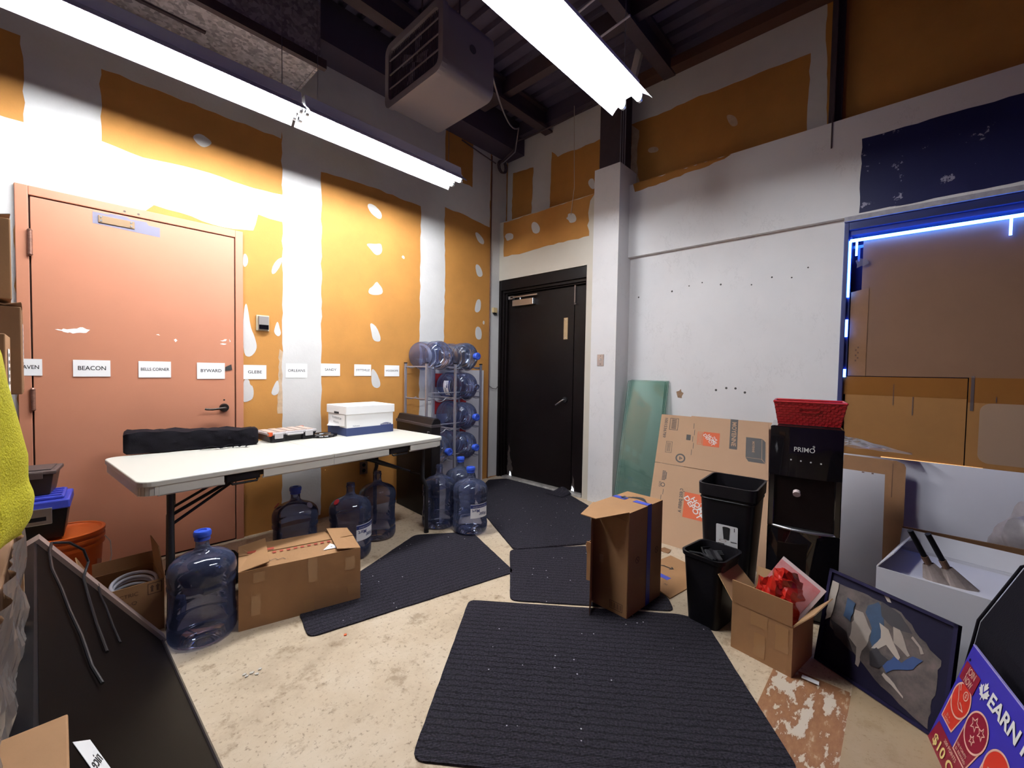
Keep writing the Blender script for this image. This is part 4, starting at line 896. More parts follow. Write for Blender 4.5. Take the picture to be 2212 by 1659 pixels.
obj('packing_tape', MB().box(.01, .05, -.1138, -.1126, .0, .55), tape_blue, ab)
obj('packing_tape', MB().box(.01, .05, -.1138, -.02, .5455, .5466).box(.01, .05, .03, .112, .5455, .5466), tape_blue, ab)
ft = Frame((0, 0, .5462), (0, 1, 0), (-1, 0, 0)); am = MB()
P_ = [(-.085 + .14 * k / 10, -.045 - .035 * math.sin(math.pi * k / 10)) for k in range(11)]
for k in range(10):
    w0 = .005 + .028 * math.sin(math.pi * min(1, k / 9)); flat(am, ft, [(P_[k][0], P_[k][1] - w0), (P_[k + 1][0], P_[k + 1][1] - w0), (P_[k + 1][0], P_[k + 1][1] + .002), (P_[k][0], P_[k][1] + .002)], .0016)
for q in stroke([(.035, -.028), (.062, -.033), (.062, -.062)], .013): flat(am, ft, q, .0018)
obj('arrow_print', am, ink, ab)
ff = Frame((0, -.1126, 0), (1, 0, 0), (0, 0, 1)); bm_ = MB()
fs_ = Frame((-.1726, 0, 0), (0, -1, 0), (0, 0, 1))
for q in stroke(rect(.01, .085, .02, .06), .003, True): flat(bm_, fs_, q, .0024)
for k in range(10): flat(bm_, fs_, rect(.016 + .0065 * k, .018 + .0065 * k + .002 * (k % 3 == 0), .026, .054), .0024)
obj('barcode_print', bm_, brown_ink, ab)
ic = MB()
for cx, fr in ((-.085, ff), (.115, ff)):
    for q in ring(cx, .28, .014, .018, 16): flat(ic, fr, q, .0008)
    for q in stroke([(cx - .01, .29), (cx + .01, .27)], .004) + stroke([(cx + .006, .295), (cx + .016, .285)], .004): flat(ic, fr, q, .0009)
obj('recycle_mark', ic, brown_ink, ab)
lb_ = MB(); flat(lb_, fs_, rect(-.06, -.035, .24, .285), .0024); obj('pale_label', lb_, cardb_in, ab)
# small carton behind the tall one
carton('cardboard_box', 'small brown carton peeking out behind the tall taped carton', (-1.30, -2.23, .008), 5, .16, .13, .17, {'l': (8, .07), 'b': (10, .05)}, m=cardb)
# flattened carton on the floor
fl = thing('flattened_carton', 'flattened carton with arrow print and blue tape lying on the floor', 'cardboard', (-.93, -2.50, .001), rz=-14)
obj('sheet', MB().prism([(a, b_, 0) for a, b_ in ((-.26, -.19), (.20, -.15), (.22, .16), (-.18, .14))], (0, 0, .006)), cardb, fl)
obj('packing_tape', MB().box(-.10, -.06, -.05, .13, .006, .0068), tape_blue, fl)
q = MB(); fz = Frame((0, 0, .006), (0, -1, 0), (1, 0, 0))
for s_ in stroke([(-.12, .02), (-.08, .045), (-.03, .05)], .012) + stroke([(-.04, .07), (-.02, .055), (-.03, .035)], .008): flat(q, fz, s_, .0008)
obj('arrow_print', q, ink, fl)
lettering('m', .03, fz, ink, fl, at=(.08, -.15), off=.001)
for i, (x, y) in enumerate(((-.86, -2.30), (-.62, -2.34))): tag(obj('cardboard_scrap', MB().prism([(x + a, y + b_, .001) for a, b_ in ragged([(-.03, -.03), (.04, -.02), (.05, .03), (-.02, .04)], .03, .008)], (0, 0, .004)), cardb_dark), ['torn cardboard scrap beside the tall taped carton', 'torn cardboard scrap by the kraft carton foot'][i], 'cardboard')
# open box with red bag
rb = carton('cardboard_box', 'open cardboard box holding a crumpled red bag', (-1.335, -3.135, 0), -10, .235, .25, .215, {'l': [], 'f': [], }, m=cardb)
for side, ang, ln in (('l', 6, .105), ('r', -20, .10)): pass
def extra_flap(t, sx, sy, sz, side, ang, ln, m, cut=(0, 1), skew=0):
    hx, hy = sx / 2, sy / 2; a = math.radians(ang); sgn = {'f': (0, -1), 'b': (0, 1), 'l': (-1, 0), 'r': (1, 0)}[side]
    up_ = Vector((sgn[0] * math.sin(a), sgn[1] * math.sin(a), math.cos(a))); along = Vector((1, 0, 0)) if sgn[0] == 0 else Vector((0, 1, 0)); W_ = sx if sgn[0] == 0 else sy
    fr = Frame(Vector((sgn[0] * hx, sgn[1] * hy, sz)) - along * (W_ / 2), along, up_); lo, hi = .002, W_ - .002
    obj('flap', MB().hexa([fr(lo, 0, -.002), fr(hi, 0, -.002), fr(hi - skew, ln, -.002), fr(lo + skew, ln, -.002), fr(lo, 0, .002), fr(hi, 0, .002), fr(hi - skew, ln, .002), fr(lo + skew, ln, .002)]), m, t)
extra_flap(rb, .235, .25, .215, 'l', 4, .105, cardb); extra_flap(rb, .235, .25, .215, 'b', 42, .12, cardb_in, skew=.02); extra_flap(rb, .235, .25, .215, 'f', 40, .11, cardb_in, skew=.01); extra_flap(rb, .235, .25, .215, 'r', 12, .10, cardb_in)
frb = Frame((-.1175, 0, 0), (0, -1, 0), (0, 0, 1))
for a, b_, w, h in ((-.04, .15, .07, .06), (-.025, .02, .045, .10), (.06, .09, .05, .11)):
    q = MB(); flat(q, frb, ragged(rect(a, a + w, b_, b_ + h), .02, .003), .0010); obj('packing_tape', q, tape_clear, rb)
lettering('CARTON 3B', .014, frb, brown_ink, rb, at=(-.02, .02), off=.0014, fit=.06) if False else None
bag = thing('red_plastic_bag', 'crumpled red plastic bag in the open cardboard box', 'bag', (-1.31, -3.14, .10))
def crump(cx, cy, cz, rx, ry, rz_, seed, n=18):
    r_ = random.Random(seed); ph = [r_.uniform(0, 6) for _ in range(8)]; m = MB()
    def f(u, v):
        t = 2 * math.pi * u; p = math.pi * (v * .98 + .01)
        k = 1 + .22 * math.sin(3 * t + ph[0] + 2 * p) * math.sin(2 * p + ph[1]) + .14 * math.sin(7 * t + ph[2] - 3 * p) + .10 * abs(math.sin(5 * p + ph[3] + 2 * t))
        return (cx + rx * k * math.sin(p) * math.cos(t), cy + ry * k * math.sin(p) * math.sin(t), cz + rz_ * k * math.cos(p))
    return m.grid(f, n, n)
rr = random.Random(9)
def film(cy, cz, w, h, x0, seed, n=11):
    r_ = random.Random(seed); J = {(i, j): (r_.uniform(-1, 1), r_.uniform(-1, 1), r_.uniform(-1, 1)) for i in range(n + 1) for j in range(n + 1)}
    def f(u, v):
        i, j = round(u * n), round(v * n); a, b_, c = J[(i, j)]; e = math.sin(math.pi * u) ** .6 * (1 - .5 * v)
        return (x0 - .075 * e + .008 * a - .03 * abs(math.sin(5 * u + 3 * v)) * e, cy + w * (u - .5) * (1 - .35 * v) + .006 * b_, cz + h * v + .007 * c + .02 * math.sin(3 * u))
    return MB().grid(f, n, n)
obj('crumpled_film', film(0, .02, .21, .20, .01, 5), red_film, bag)
obj('gathered_top', film(-.035, .15, .15, .12, .035, 12, 8), red_film, bag)
pc = thing('printed_sheet', 'red and white printed board tilted inside the open box behind the bag', 'board', (-1.262, -3.105, .125), rot=(math.radians(27), math.radians(14), math.radians(-8)))
obj('sheet', MB().box(0, .004, -.10, .10, .0, .27), mat('pink_white_print', (.80, .62, .60), .5), pc)
obj('red_print_area', MB().box(-.0008, 0, -.085, .10, .0, .255), mat('red_gradient_print', (.60, .06, .07), .5, var=.5, vscale=7, col2=(.75, .35, .35)), pc)
obj('blue_print_area', MB().prism([(-.0008, a, b_) for a, b_ in disc(.085, .12, .022, 12)], (-.0006, 0, 0)), navy_ink, pc)
tag(obj('paper_scrap', MB().prism([(-1.44 + a, -3.30 + b_, .006) for a, b_ in ((-.012, -.03), (.01, -.028), (.012, .03), (-.01, .03))], (0, 0, .003)), white_paper), 'thin white paper scrap on the floor beside the red bag box', 'paper')

# kraft cartons leaning on the right wall
def lean_panel(t, bl, br_, tr__, tl, th, m, name='sheet'):
    n = (Vector(br_) - Vector(bl)).cross(Vector(tl) - Vector(bl)).normalized() * th
    return obj(name, MB().hexa([bl, br_, tr__, tl, Vector(bl) + n, Vector(br_) + n, Vector(tr__) + n, Vector(tl) + n]), m, t)
HB, HT = (-.50, -2.12), (.19, -1.93)   # left edge: foot and top, seen from the room
kd = thing('kraft_carton', 'flattened kraft moving carton with orange square logo leaning on the right wall', 'cardboard', (-.50, -2.12, 0))
U = Vector((0, -1, 0)); Vv = Vector((.60, .15, .90)); Vl = Vv.length; Vn = Vv.normalized()
FH = Frame((0, 0, 0), (-.0, -1, 0), Vv - U * 0)   # u to the right in the photo, v up the slope
class Skew:   # in-plane frame following the leaning sheet
    def __init__(s, o, u, v, flip=1): s.o = Vector(o); s.u = Vector(u).normalized(); s.v = Vector(v).normalized(); s.n = s.u.cross(s.v).normalized() * flip
    def __call__(s, a, b, c=0.0): return s.o + s.u * a + s.v * b + s.n * c
FH = Skew((0, 0, 0), U, Vv)
def sheet(fr, pts, th): 
    return MB().prism([fr(a, b_) for a, b_ in pts], -fr.n * th)
WD, HTT, SPL = .83, Vl, .63
obj('upper_panel', sheet(FH, [(0, SPL + .004), (WD, SPL + .004), (WD, HTT), (0, HTT)], .006), cardb_hd, kd)
obj('lower_panel', sheet(FH, [(0, .0), (WD, .0), (WD, SPL), (0, SPL)], .006), cardb_hd, kd)
def hp(pts, m, name, off=.0012):
    q = MB(); [flat(q, FH, p, off) for p in pts]; return obj(name, q, m, kd)
def rt(a, b_, da, db): return rect(a, a + da, b_, b_ + db)
# upper panel print: barcode block, square logo, banner, recycle ring, cube
lettering('1001536789', .035, FH, grey_print, kd, at=(.048, .965), rot=-math.pi / 2, bold=.01, off=.0015, fit=.19)
hp(stroke(rect(.085, .155, .95, 1.06), .004, True), grey_print, 'barcode_frame')
hp([rt(.10 , .96 + .008 * k, .04, .004) for k in range(12)], grey_print, 'barcode')
hp(stroke(rect(.075, .125, .735, .835), .003, True) + [rt(.085 + .008 * k, .745, .003, .08) for k in range(4)], grey_print, 'small_label')
def logo(cx, cy, s, rot=-math.pi / 2):
    hp([[(cx - s, cy - s), (cx + s, cy - s), (cx + s, cy + s), (cx - s, cy + s)]], orange_ink, 'orange_square', .0012)
    for txt, d in (('THE', -.62), ('HOME', -.12), ('DEPOT', .42)):
        a = cx - d * s * .72; b_ = cy - d * s * .72 if False else cy + 0
        lettering(txt, s * (.55 if txt != 'THE' else .3), FH, white_ink, kd, at=(cx - d * s * .75, cy - d * s * .75 * -.0 - d * s * .25), rot=rot + math.pi / 4 - .1, bold=.02, off=.002, fit=s * (1.9 if txt == 'DEPOT' else 1.55 if txt == 'HOME' else .7))
logo(.43, .90, .062)
hp(stroke(rect(.325, .362, .845, .955), .003, True) + [rt(.330 + .009 * k, .855, .003, .09) for k in range(4)], orange_ink, 'orange_small_print')
hp([rt(.235, .87, .035, .05)], grey_print, 'seal_mark')
hp([rt(.285 + .010 * (k % 2), .74 + .06 * k, .004, .05) for k in range(5)], grey_print, 'fine_print')
hp([rt(.565, .84, .055, .26)], grey_print, 'banner')
lettering('MOYENNE', .045, FH, cardb_hd, kd, at=(.5925, .97), rot=-math.pi / 2, bold=.02, off=.0022, fit=.21)
hp(ring(.205, .70, .028, .040, 24) + ring(.205, .70, .006, .018, 3) , grey_print, 'recycle_ring')
hp([[(.68, .79), (.785, .79), (.785, .955), (.68, .955)]], grey_print, 'cube_front'); hp([[(.788, .79), (.81, .76), (.81, .93), (.788, .955)]], grey_print, 'cube_side'); hp([[(.68, .787), (.785, .787), (.81, .757), (.70, .757)]], grey_print, 'cube_base')
lettering('MOYENNE', .022, FH, cardb_hd, kd, at=(.73, .88), rot=-math.pi / 2, bold=.02, off=.0022, fit=.09)
# lower panel print
lettering("c'est beau v", .05, FH, grey_print, kd, at=(.245, .355), rot=-math.pi / 2, bold=.012, off=.0015, fit=.19)
logo(.365, .33, .098)
hp([rt(.075, .49 + .012 * k, .028, .007) for k in range(7)] + [rt(.105, .50, .006, .06)], grey_print, 'eco_marks')
hp(ring(.09, .45, .012, .018, 18), grey_print, 'eco_ring'); lettering('ECO', .022, FH, grey_print, kd, at=(.065, .45), rot=-math.pi / 2, bold=.01, off=.0015)
hp([rt(.085 + .012 * (k % 2), .12 + .05 * k, .004, .045) for k in range(6)], grey_print, 'fine_print')
k2 = thing('kraft_carton', 'second flattened kraft carton tucked behind the logo carton', 'cardboard', (-.42, -2.30, 0))
F2 = Skew((0, 0, 0), U, Vector((.60, .10, .90)))
obj('sheet', sheet(F2, [(0, 0), (.70, 0), (.70, 1.085), (0, 1.085)], .02), cardb_hd, k2)

# stacked green glass panes
gs = [('front green-edged glass pane leaning beside the column', 0.0, 1.21), ('middle green-edged glass pane leaning beside the column', .016, 1.215), ('rear green-edged glass pane leaning beside the column', .032, 1.22)]
for i, (lab, dx, hgt) in enumerate(gs):
    g = thing('glass_pane', lab, 'glass', (-.075 + dx, -1.60 - .008 * i, 0.001), group='leaning glass panes')
    Fg = Skew((0, 0, 0), (0, -1, 0), (.245, .0, 1.19))
    o = obj('pane', sheet(Fg, [(0, 0), (.365, 0), (.365, hgt), (0, hgt)], .009), [glass_m, glass_edge], g)
    for p in o.data.polygons[2:]: p.material_index = 1

# ================================================================== BINS, DISPENSER
def bin_(name, label, loc, rz, w0, d0, w1_, d1__, h, rim=.03):
    t = thing(name, label, 'bin', loc, rz); n = 5
    def loop(w, d, z, r): return [(x, y, z) for x, y in rrect(-w / 2, w / 2, -d / 2, d / 2, r, n)]
    prof_ = [(w0, d0, 0, .03), (w0 + (w1_ - w0) * .9, d0 + (d1__ - d0) * .9, h - rim - .006, .04), (w1_ + .012, d1__ + .012, h - rim, .045), (w1_ + .016, d1__ + .016, h, .045), (w1_ - .004, d1__ - .004, h, .04), (w1_ - .012, d1__ - .012, h - rim, .04), (w0 - .008, d0 - .008, .006, .028)]
    m = MB(); vs = []; k = 4 * (n + 1)
    for p in prof_: vs += loop(*p)
    fs = [(j * k + i, j * k + (i + 1) % k, (j + 1) * k + (i + 1) % k, (j + 1) * k + i) for j in range(len(prof_) - 1) for i in range(k)]
    fs += [tuple(range(k)), tuple((len(prof_) - 1) * k + i for i in range(k))]
    m.add(vs, fs); obj('bin_body', m, plastic_black, t, smooth=35); return t
B1 = bin_('trash_bin', 'tall black plastic trash bin with product sticker', (-.875, -2.83, 0), 3, .25, .22, .33, .285, .645, .065)
obj('rim_bead', MB().tube([(x, y, .56) for x, y in rrect(-.160, .160, -.138, .138, .04, 4)] + [(.12, .138, .56)], .006), plastic_black, B1, smooth=True)
fb1 = Frame((-.149, -.01, .36), (0, -1, 0), (-.09, 0, 1)); stq = MB(); flat(stq, fb1, [(a, b_) for a, b_ in rrect(-.055, .055, -.07, .07, .006, 3)], .006)
sk_ = obj('sticker', stq, white_paper, B1, label='white product sticker')
q = MB(); flat(q, fb1, [(-.022, .055), (.016, .055), (.012, -.012), (-.016, -.012)], .007); flat(q, fb1, disc(-.003, .055, .0195, 18, .3), .0072); obj('printed_bin', q, ink, sk_)
q = MB(); [flat(q, fb1, s_, .007) for s_ in ring(-.02, -.022, .016, .018, 20, .4)]; obj('printed_oval', q, red_ink, sk_)
q = MB(); flat(q, fb1, rect(-.045, -.012, -.045, -.038), .007); flat(q, fb1, rect(-.045, .005, -.055, -.051), .007); [flat(q, fb1, rect(.015 + .004 * k, .017 + .004 * k, -.062, -.048), .007) for k in range(7)]; flat(q, fb1, rect(.02, .05, -.022, -.018), .007); obj('printed_text', q, ink, sk_)
lettering('1', .03, fb1, ink, sk_, at=(.038, .05), off=.0072)
obj('inner_plate', MB().hexa([(-.12, -.11, .58), (-.05, -.13, .57), (-.05, -.13, .62), (-.12, -.11, .62), (-.11, -.10, .58), (-.05, -.12, .57), (-.05, -.12, .62), (-.11, -.10, .62)]), mat('dull_black', (.05, .045, .05), .6), B1)
B2 = bin_('trash_bin', 'small square black bin with a black device inside', (-1.265, -2.845, 0), -8, .185, .155, .235, .205, .36, .02)
obj('bail_handle', MB().tube([(-.115, -.06, .362), (-.12, .0, .375), (-.115, .06, .362)], .005), plastic_black, B2, smooth=True)
pa = thing('power_adapter', 'black device with cable lying in the small black bin', 'device', (-1.26, -2.85, .295), rz=30)
obj('body', MB().box(-.06, .06, -.035, .035, 0, .045), mat('satin_black', (.03, .028, .03), .3), pa, bevel=.008)
obj('cable', MB().tube([(-.06, 0, .03), (-.085, .01, .05), (-.07, .04, .055), (-.02, .05, .05), (.05, .045, .052), (.085, .0, .045)], .005), plastic_black, pa, smooth=True)
obj('band', MB().box(-.062, .062, -.008, .008, -.001, .047), plastic_black, pa)
for k in range(3): obj('plug', MB().box(.03 + .02 * k, .04 + .02 * k, -.06, -.035, .005, .035), MATS['satin_black'], pa)
# water dispenser
WD_ = thing('water_dispenser', 'glossy black water dispenser with white logo', 'dispenser', (-.775, -3.155, 0), rz=9)
dw, dd, dh = .155, .16, 1.0
obj('cabinet', MB().prism([(-dd + .012, -dw, 0), (dd, -dw, 0), (dd, dw, 0), (-dd + .012, dw, 0)], (0, 0, dh - .02)), mat('dispenser_side', (.03, .024, .028), .3), WD_, bevel=.008)
obj('top_panel', MB().box(-dd - .004, dd, -dw - .002, dw + .002, dh - .022, dh), gloss_black, WD_, bevel=.012, seg=3)
fpz = MB()
def arcpanel(z0, z1, bulge=.018, inset=0.0):
    fpz.grid(lambda u, v: (-dd - .002 - bulge * (1 - (2 * u - 1) ** 2) + inset, -dw + 2 * dw * u, z0 + (z1 - z0) * v), 12, 1)
arcpanel(.74, dh - .005)
obj('upper_front', fpz, gloss_black, WD_, smooth=True)
fpz = MB(); arcpanel(.02, .46); obj('lower_front', fpz, gloss_black, WD_, smooth=True)
obj('dispensing_bay', MB().box(-dd + .006, -dd + .012, -dw + .03, dw - .03, .47, .74), mat('bay_black', (.007, .004, .004), .35, spec=.12), WD_)
for y in (-dw + .014, dw - .014): obj('bay_side', MB().box(-dd - .006, -dd + .014, y - .014, y + .014, .46, .745), gloss_black, WD_, bevel=.004)
obj('drip_ledge', MB().grid(lambda u, v: (-dd - .002 - (.028) * (1 - (2 * u - 1) ** 2) * (1 - .8 * v) , -dw + .015 + (2 * dw - .03) * u, .462 + .012 * v), 14, 2), chrome, WD_, solid=.006, smooth=True)
obj('tap', MB().cyl((-dd + .006, .03, .66), (-dd - .012, .03, .65), .017, n=20), mat('tap_button', (.78, .62, .60), .4), WD_, smooth=True)
fd = Frame((-dd - .0205, 0, 0), (0, -1, 0), (0, 0, 1))
lettering('PRIMO', .034, fd, white_ink, WD_, at=(-.005, .885), off=.0008, fit=.088, bold=.005)
lettering('9', .022, fd, white_ink, WD_, at=(.034, .903), off=.0012)
q = MB()
for k in range(4): flat(q, fd, disc(-.06 + .042 * k, .83 - .002 * k, .004, 10), .0015)
obj('indicator_lights', q, white_ink, WD_)
vt = MB()
for k in range(12): vt.box(.02, .12, -dw - .0035, -dw - .0005, .55 + .016 * k, .556 + .016 * k)
obj('side_vent', vt, plastic_black, WD_)
# red basket on the dispenser
bs = thing('plastic_basket', 'red woven-look plastic basket on top of the water dispenser', 'basket', (-.775, -3.165, dh + .001), rz=9)
bx, by, bh = .115, .155, .125
bsk = MB()
def strip(p0, p1, q0, q1, nx, nz):
    for i in range(nx):
        for j in range(nz):
            u0, u1 = i / nx, (i + 1) / nx; v0, v1 = j / nz, (j + 1) / nz
            def P(u, v): return (Vector(p0).lerp(Vector(p1), u)).lerp(Vector(q0).lerp(Vector(q1), u), v)
            c = P((u0 + u1) / 2, (v0 + v1) / 2); n = (Vector(p1) - Vector(p0)).cross(Vector(q0) - Vector(p0)).normalized()
            s = .0035 if (i + j) % 2 else .0012
            bsk.hexa([P(u0, v0) , P(u1 - .12 / nx, v0), P(u1, v1 - .15 / nz), P(u0 + .12 / nx, v1 - .15 / nz), P(u0, v0) + n * s, P(u1 - .12 / nx, v0) + n * s, P(u1, v1 - .15 / nz) + n * s, P(u0 + .12 / nx, v1 - .15 / nz) + n * s])
lo = [(-bx * .82, -by * .86, .004), (bx * .82, -by * .86, .004), (bx * .82, by * .86, .004), (-bx * .82, by * .86, .004)]; hi_ = [(-bx, -by, bh), (bx, -by, bh), (bx, by, bh), (-bx, by, bh)]
for k, nx in ((0, 14), (1, 20), (2, 14), (3, 20)): strip(lo[k], lo[(k + 1) % 4], hi_[k], hi_[(k + 1) % 4], nx, 9)
obj('woven_sides', bsk, red_pl, bs)
bi = MB()
for k in range(4):
    a, b_, c, d = (Vector(p) * .985 for p in (lo[k], lo[(k + 1) % 4], hi_[(k + 1) % 4], hi_[k])); bi.add([a, b_, c, d], [(0, 1, 2, 3)])
obj('inner_walls', bi, red_pl, bs, solid=.002)
rm = MB()
for k in range(4):
    a, b_ = Vector(hi_[k]), Vector(hi_[(k + 1) % 4]); rm.cyl(a, b_, .006, n=8)
obj('rim', rm, red_pl, bs); obj('bottom', MB().hexa([*lo, *[(a, b_, c + .003) for a, b_, c in lo]]), red_pl, bs)
fbk = Frame((-bx * .94, 0, .085), (0, -1, 0), (-.18, 0, 1)); q = MB()
for s_ in stroke(rrect(-.045, .045, -.012, .012, .012, 4), .004, True): flat(q, fbk, s_, .0065)
obj('hand_slot', q, red_pl, bs, solid=.003)

# ================================================================== RIGHT CORNER CLUTTER
wbp = thing('white_board', 'large white board leaning under the boarded window', 'board', (-.10, -3.22, 0))
Fw = Skew((0, 0, 0), (0, -1, 0), (.25, 0, .74))
obj('sheet', sheet(Fw, [(0, 0), (1.45, 0), (1.45, .785), (0, .775)], .008), foam_white, wbp)
pf = thing('plastic_sheet', 'crumpled clear plastic sheet lying on the window ledge behind the dispenser', 'plastic', (.06, -3.40, .79))
obj('film', MB().grid(lambda u, v: (.05 - .10 * v, .17 - .36 * u, .002 + .075 * (1 - u) * (1 - abs(2 * v - 1)) + .012 * abs(math.sin(9 * u + 4 * v)) * (1 - u)), 16, 8), clear_wrap, pf)
bp2 = thing('brown_cardboard', 'brown cardboard panel leaning on the white board behind the dispenser', 'cardboard', (-.22, -3.26, 0))
Fb = Skew((0, 0, 0), (0, -1, 0), (.24, 0, .745))
obj('sheet', sheet(Fb, [(0, 0), (.305, 0), (.305, .745), (.297, .765), (.26, .78), (.0, .782)], .008), cardb_dark, bp2)
q = MB(); flat(q, Fb, rect(.243, .247, .55, .76), .001); obj('crease', q, brown_ink, bp2)
wp2 = thing('foam_board', 'narrow white panel with light grey edge leaning beside the dispenser', 'board', (-.44, -3.27, 0))
Fp = Skew((0, 0, 0), (0, -1, 0), (.19, 0, .69))
obj('sheet', sheet(Fp, [(0, 0), (.215, 0), (.205, .72), (0, .722)], .008), foam_white, wp2)
q = MB(); flat(q, Fp, rect(.10, .112, .713, .719), .001); flat(q, Fp, rect(.145, .155, .712, .719), .001); obj('chips', q, brown_ink, wp2)
# brown strip behind the white bin
tag(obj('cardboard_strip', MB().box(-.405, -.395, -4.35, -3.56, 0, .45), cardb_dark), 'brown cardboard strip standing behind the white bin', 'cardboard')
# white box with folded-back flap
wx = carton('white_box', 'white corrugated plastic box with slanted lid flap in the right corner', (-.84, -3.74, 0), -10, .42, .46, .40, {}, m=foam_white)
extra_flap(wx, .42, .46, .40, 'r', 25, .09, foam_white); extra_flap(wx, .42, .46, .40, 'b', -35, .10, foam_white); obj('inner_panel', MB().box(-.205, .205, -.225, .225, .380, .386), foam_white, wx)
obj('rim_bead', MB().cyl((.215, -.22, .402), (.215, .22, .402), .005, n=8), white_paper, wx)
for i, (x, y, tz) in enumerate(((-.98, -3.645, .46), (-.98, -3.70, .46))):
    br_ = thing('hand_brush', ['left black-handled brush with pale bristles stuck in the white box', 'right black-handled brush with pale bristles stuck in the white box'][i], 'brush', (x, y, tz), rot=(math.radians(-24), math.radians(-14), 0), group='brushes in the white box')
    obj('handle', MB().tube([(0, 0, .03), (0, 0, .07), (.002, 0, .12), (0, 0, .155)], .011, 10), plastic_black, br_, smooth=True)
    obj('ferrule', MB().cyl((0, 0, 0), (0, 0, .035), .013, n=12), mat('brown_ferrule', (.18, .09, .05), .5), br_)
    obj('bristles', MB().grid(lambda u, v: ((.018 + .055 * v) * math.cos(2 * math.pi * u) * .55, (.018 + .075 * v) * math.sin(2 * math.pi * u) * (1 + .1 * math.sin(9 * 2 * math.pi * u)), -.20 * v + .01 * math.sin(7 * 2 * math.pi * u) * v), 24, 6), mat('pale_bristle', (.50, .40, .36), .8, var=.5, vscale=16), br_)
pb = thing('bubble_wrap', 'crumpled heap of translucent bubble wrap at the right edge', 'plastic', (-.30, -4.02, .0))
obj('wrap', crump(0, -.06, .44, .10, .15, .19, 21, 26), mat('cloudy_wrap', (.55, .48, .50), .5, var=.35, vscale=9), pb, smooth=70)
obj('fold', crump(.0, .02, .30, .07, .06, .12, 33, 16), MATS['cloudy_wrap'], pb, smooth=70)
obj('support', MB().box(-.08, .08, -.20, .06, 0, .28), cardb_dark, pb)
# abstract canvas in navy frame
cv = thing('canvas_picture', 'abstract smeared painting in a navy frame leaning on the white box', 'painting', (-1.255, -3.30, 0))
cu_ = (Vector((-1.46, -3.66, 0)) - Vector((-1.255, -3.30, 0))); cl_ = cu_.length
Fc = Skew((0, 0, 0), cu_, (.13, -.03, .36))
CH = .40; CW = .44
obj('canvas', sheet(Fc, [(0, 0), (CW, 0), (CW, CH), (0, CH)], .012), navy, cv)
ed = MB()
for a0, a1, b0, b1 in ((-.008, CW + .008, -.0, .012), (-.008, CW + .008, CH - .012, CH), (-.008, .004, 0, CH), (CW - .004, CW + .008, 0, CH)):
    ed.hexa([Fc(a0, b0, -.012), Fc(a1, b0, -.012), Fc(a1, b1, -.012), Fc(a0, b1, -.012), Fc(a0, b0, .012), Fc(a1, b0, .012), Fc(a1, b1, .012), Fc(a0, b1, .012)])
obj('frame', ed, mat('navy_frame', (.009, .006, .035), .6, spec=.15), cv)
pm = [mat('paint_mauve', (.13, .092, .08), .7, var=.75, vscale=16), mat('paint_cream', (.36, .29, .24), .7, var=.15, vscale=20), mat('paint_teal', (.012, .05, .12), .6, var=.4, vscale=18), mat('paint_dark', (.02, .014, .018), .6, var=.4, vscale=18), mat('paint_bone', (.44, .36, .30), .7), mat('paint_blue', (.015, .05, .17), .6)]
def S2(pts): return [(x * CW, (1 - y) * CH) for x, y in pts]   # (0..1 across, 0..1 down)
strokes = [(0, [(.03, .12), (.30, .10), (.62, .12), (.85, .32), (.93, .36), (.90, .97), (.75, .93), (.50, .84), (.28, .70), (.06, .60)]),
           (3, [(.05, .52), (.22, .56), (.30, .72), (.12, .66)]), (1, [(.26, .30), (.33, .29), (.42, .43), (.40, .58), (.37, .66), (.36, .82), (.33, .81), (.32, .65), (.25, .60)]),
           (2, [(.36, .20), (.44, .12), (.50, .20), (.52, .36), (.47, .60), (.42, .52), (.42, .40), (.35, .28)]), (3, [(.46, .10), (.62, .14), (.72, .26), (.60, .30), (.48, .24)]),
           (4, [(.47, .31), (.55, .33), (.60, .42), (.66, .52), (.65, .56), (.55, .48), (.50, .55), (.44, .58), (.50, .44)]), (1, [(.58, .28), (.63, .28), (.73, .46), (.71, .48), (.60, .42)]),
           (4, [(.47, .03), (.50, .0), (.54, .07), (.51, .08)]), (5, [(.53, .66), (.62, .54), (.68, .56), (.75, .45), (.82, .44), (.76, .56), (.68, .62), (.62, .66), (.58, .72)]),
           (3, [(.43, .62), (.48, .55), (.58, .60), (.52, .72), (.45, .74)]), (1, [(.73, .28), (.80, .34), (.82, .38), (.80, .40), (.78, .35), (.72, .30)]), (4, [(.56, .73), (.72, .83), (.72, .85), (.55, .76)]),
           (2, [(.18, .22), (.26, .24), (.24, .44), (.17, .42)]), (4, [(.02, .12), (.08, .12), (.06, .5), (.01, .56)])]
for k, (mi, pts) in enumerate(strokes):
    obj('brush_patch', MB().prism([Fc(a, b_, .0006 + .0003 * k) for a, b_ in ragged(S2(pts), .02, .004)], Fc.n * .0004), pm[mi], cv)
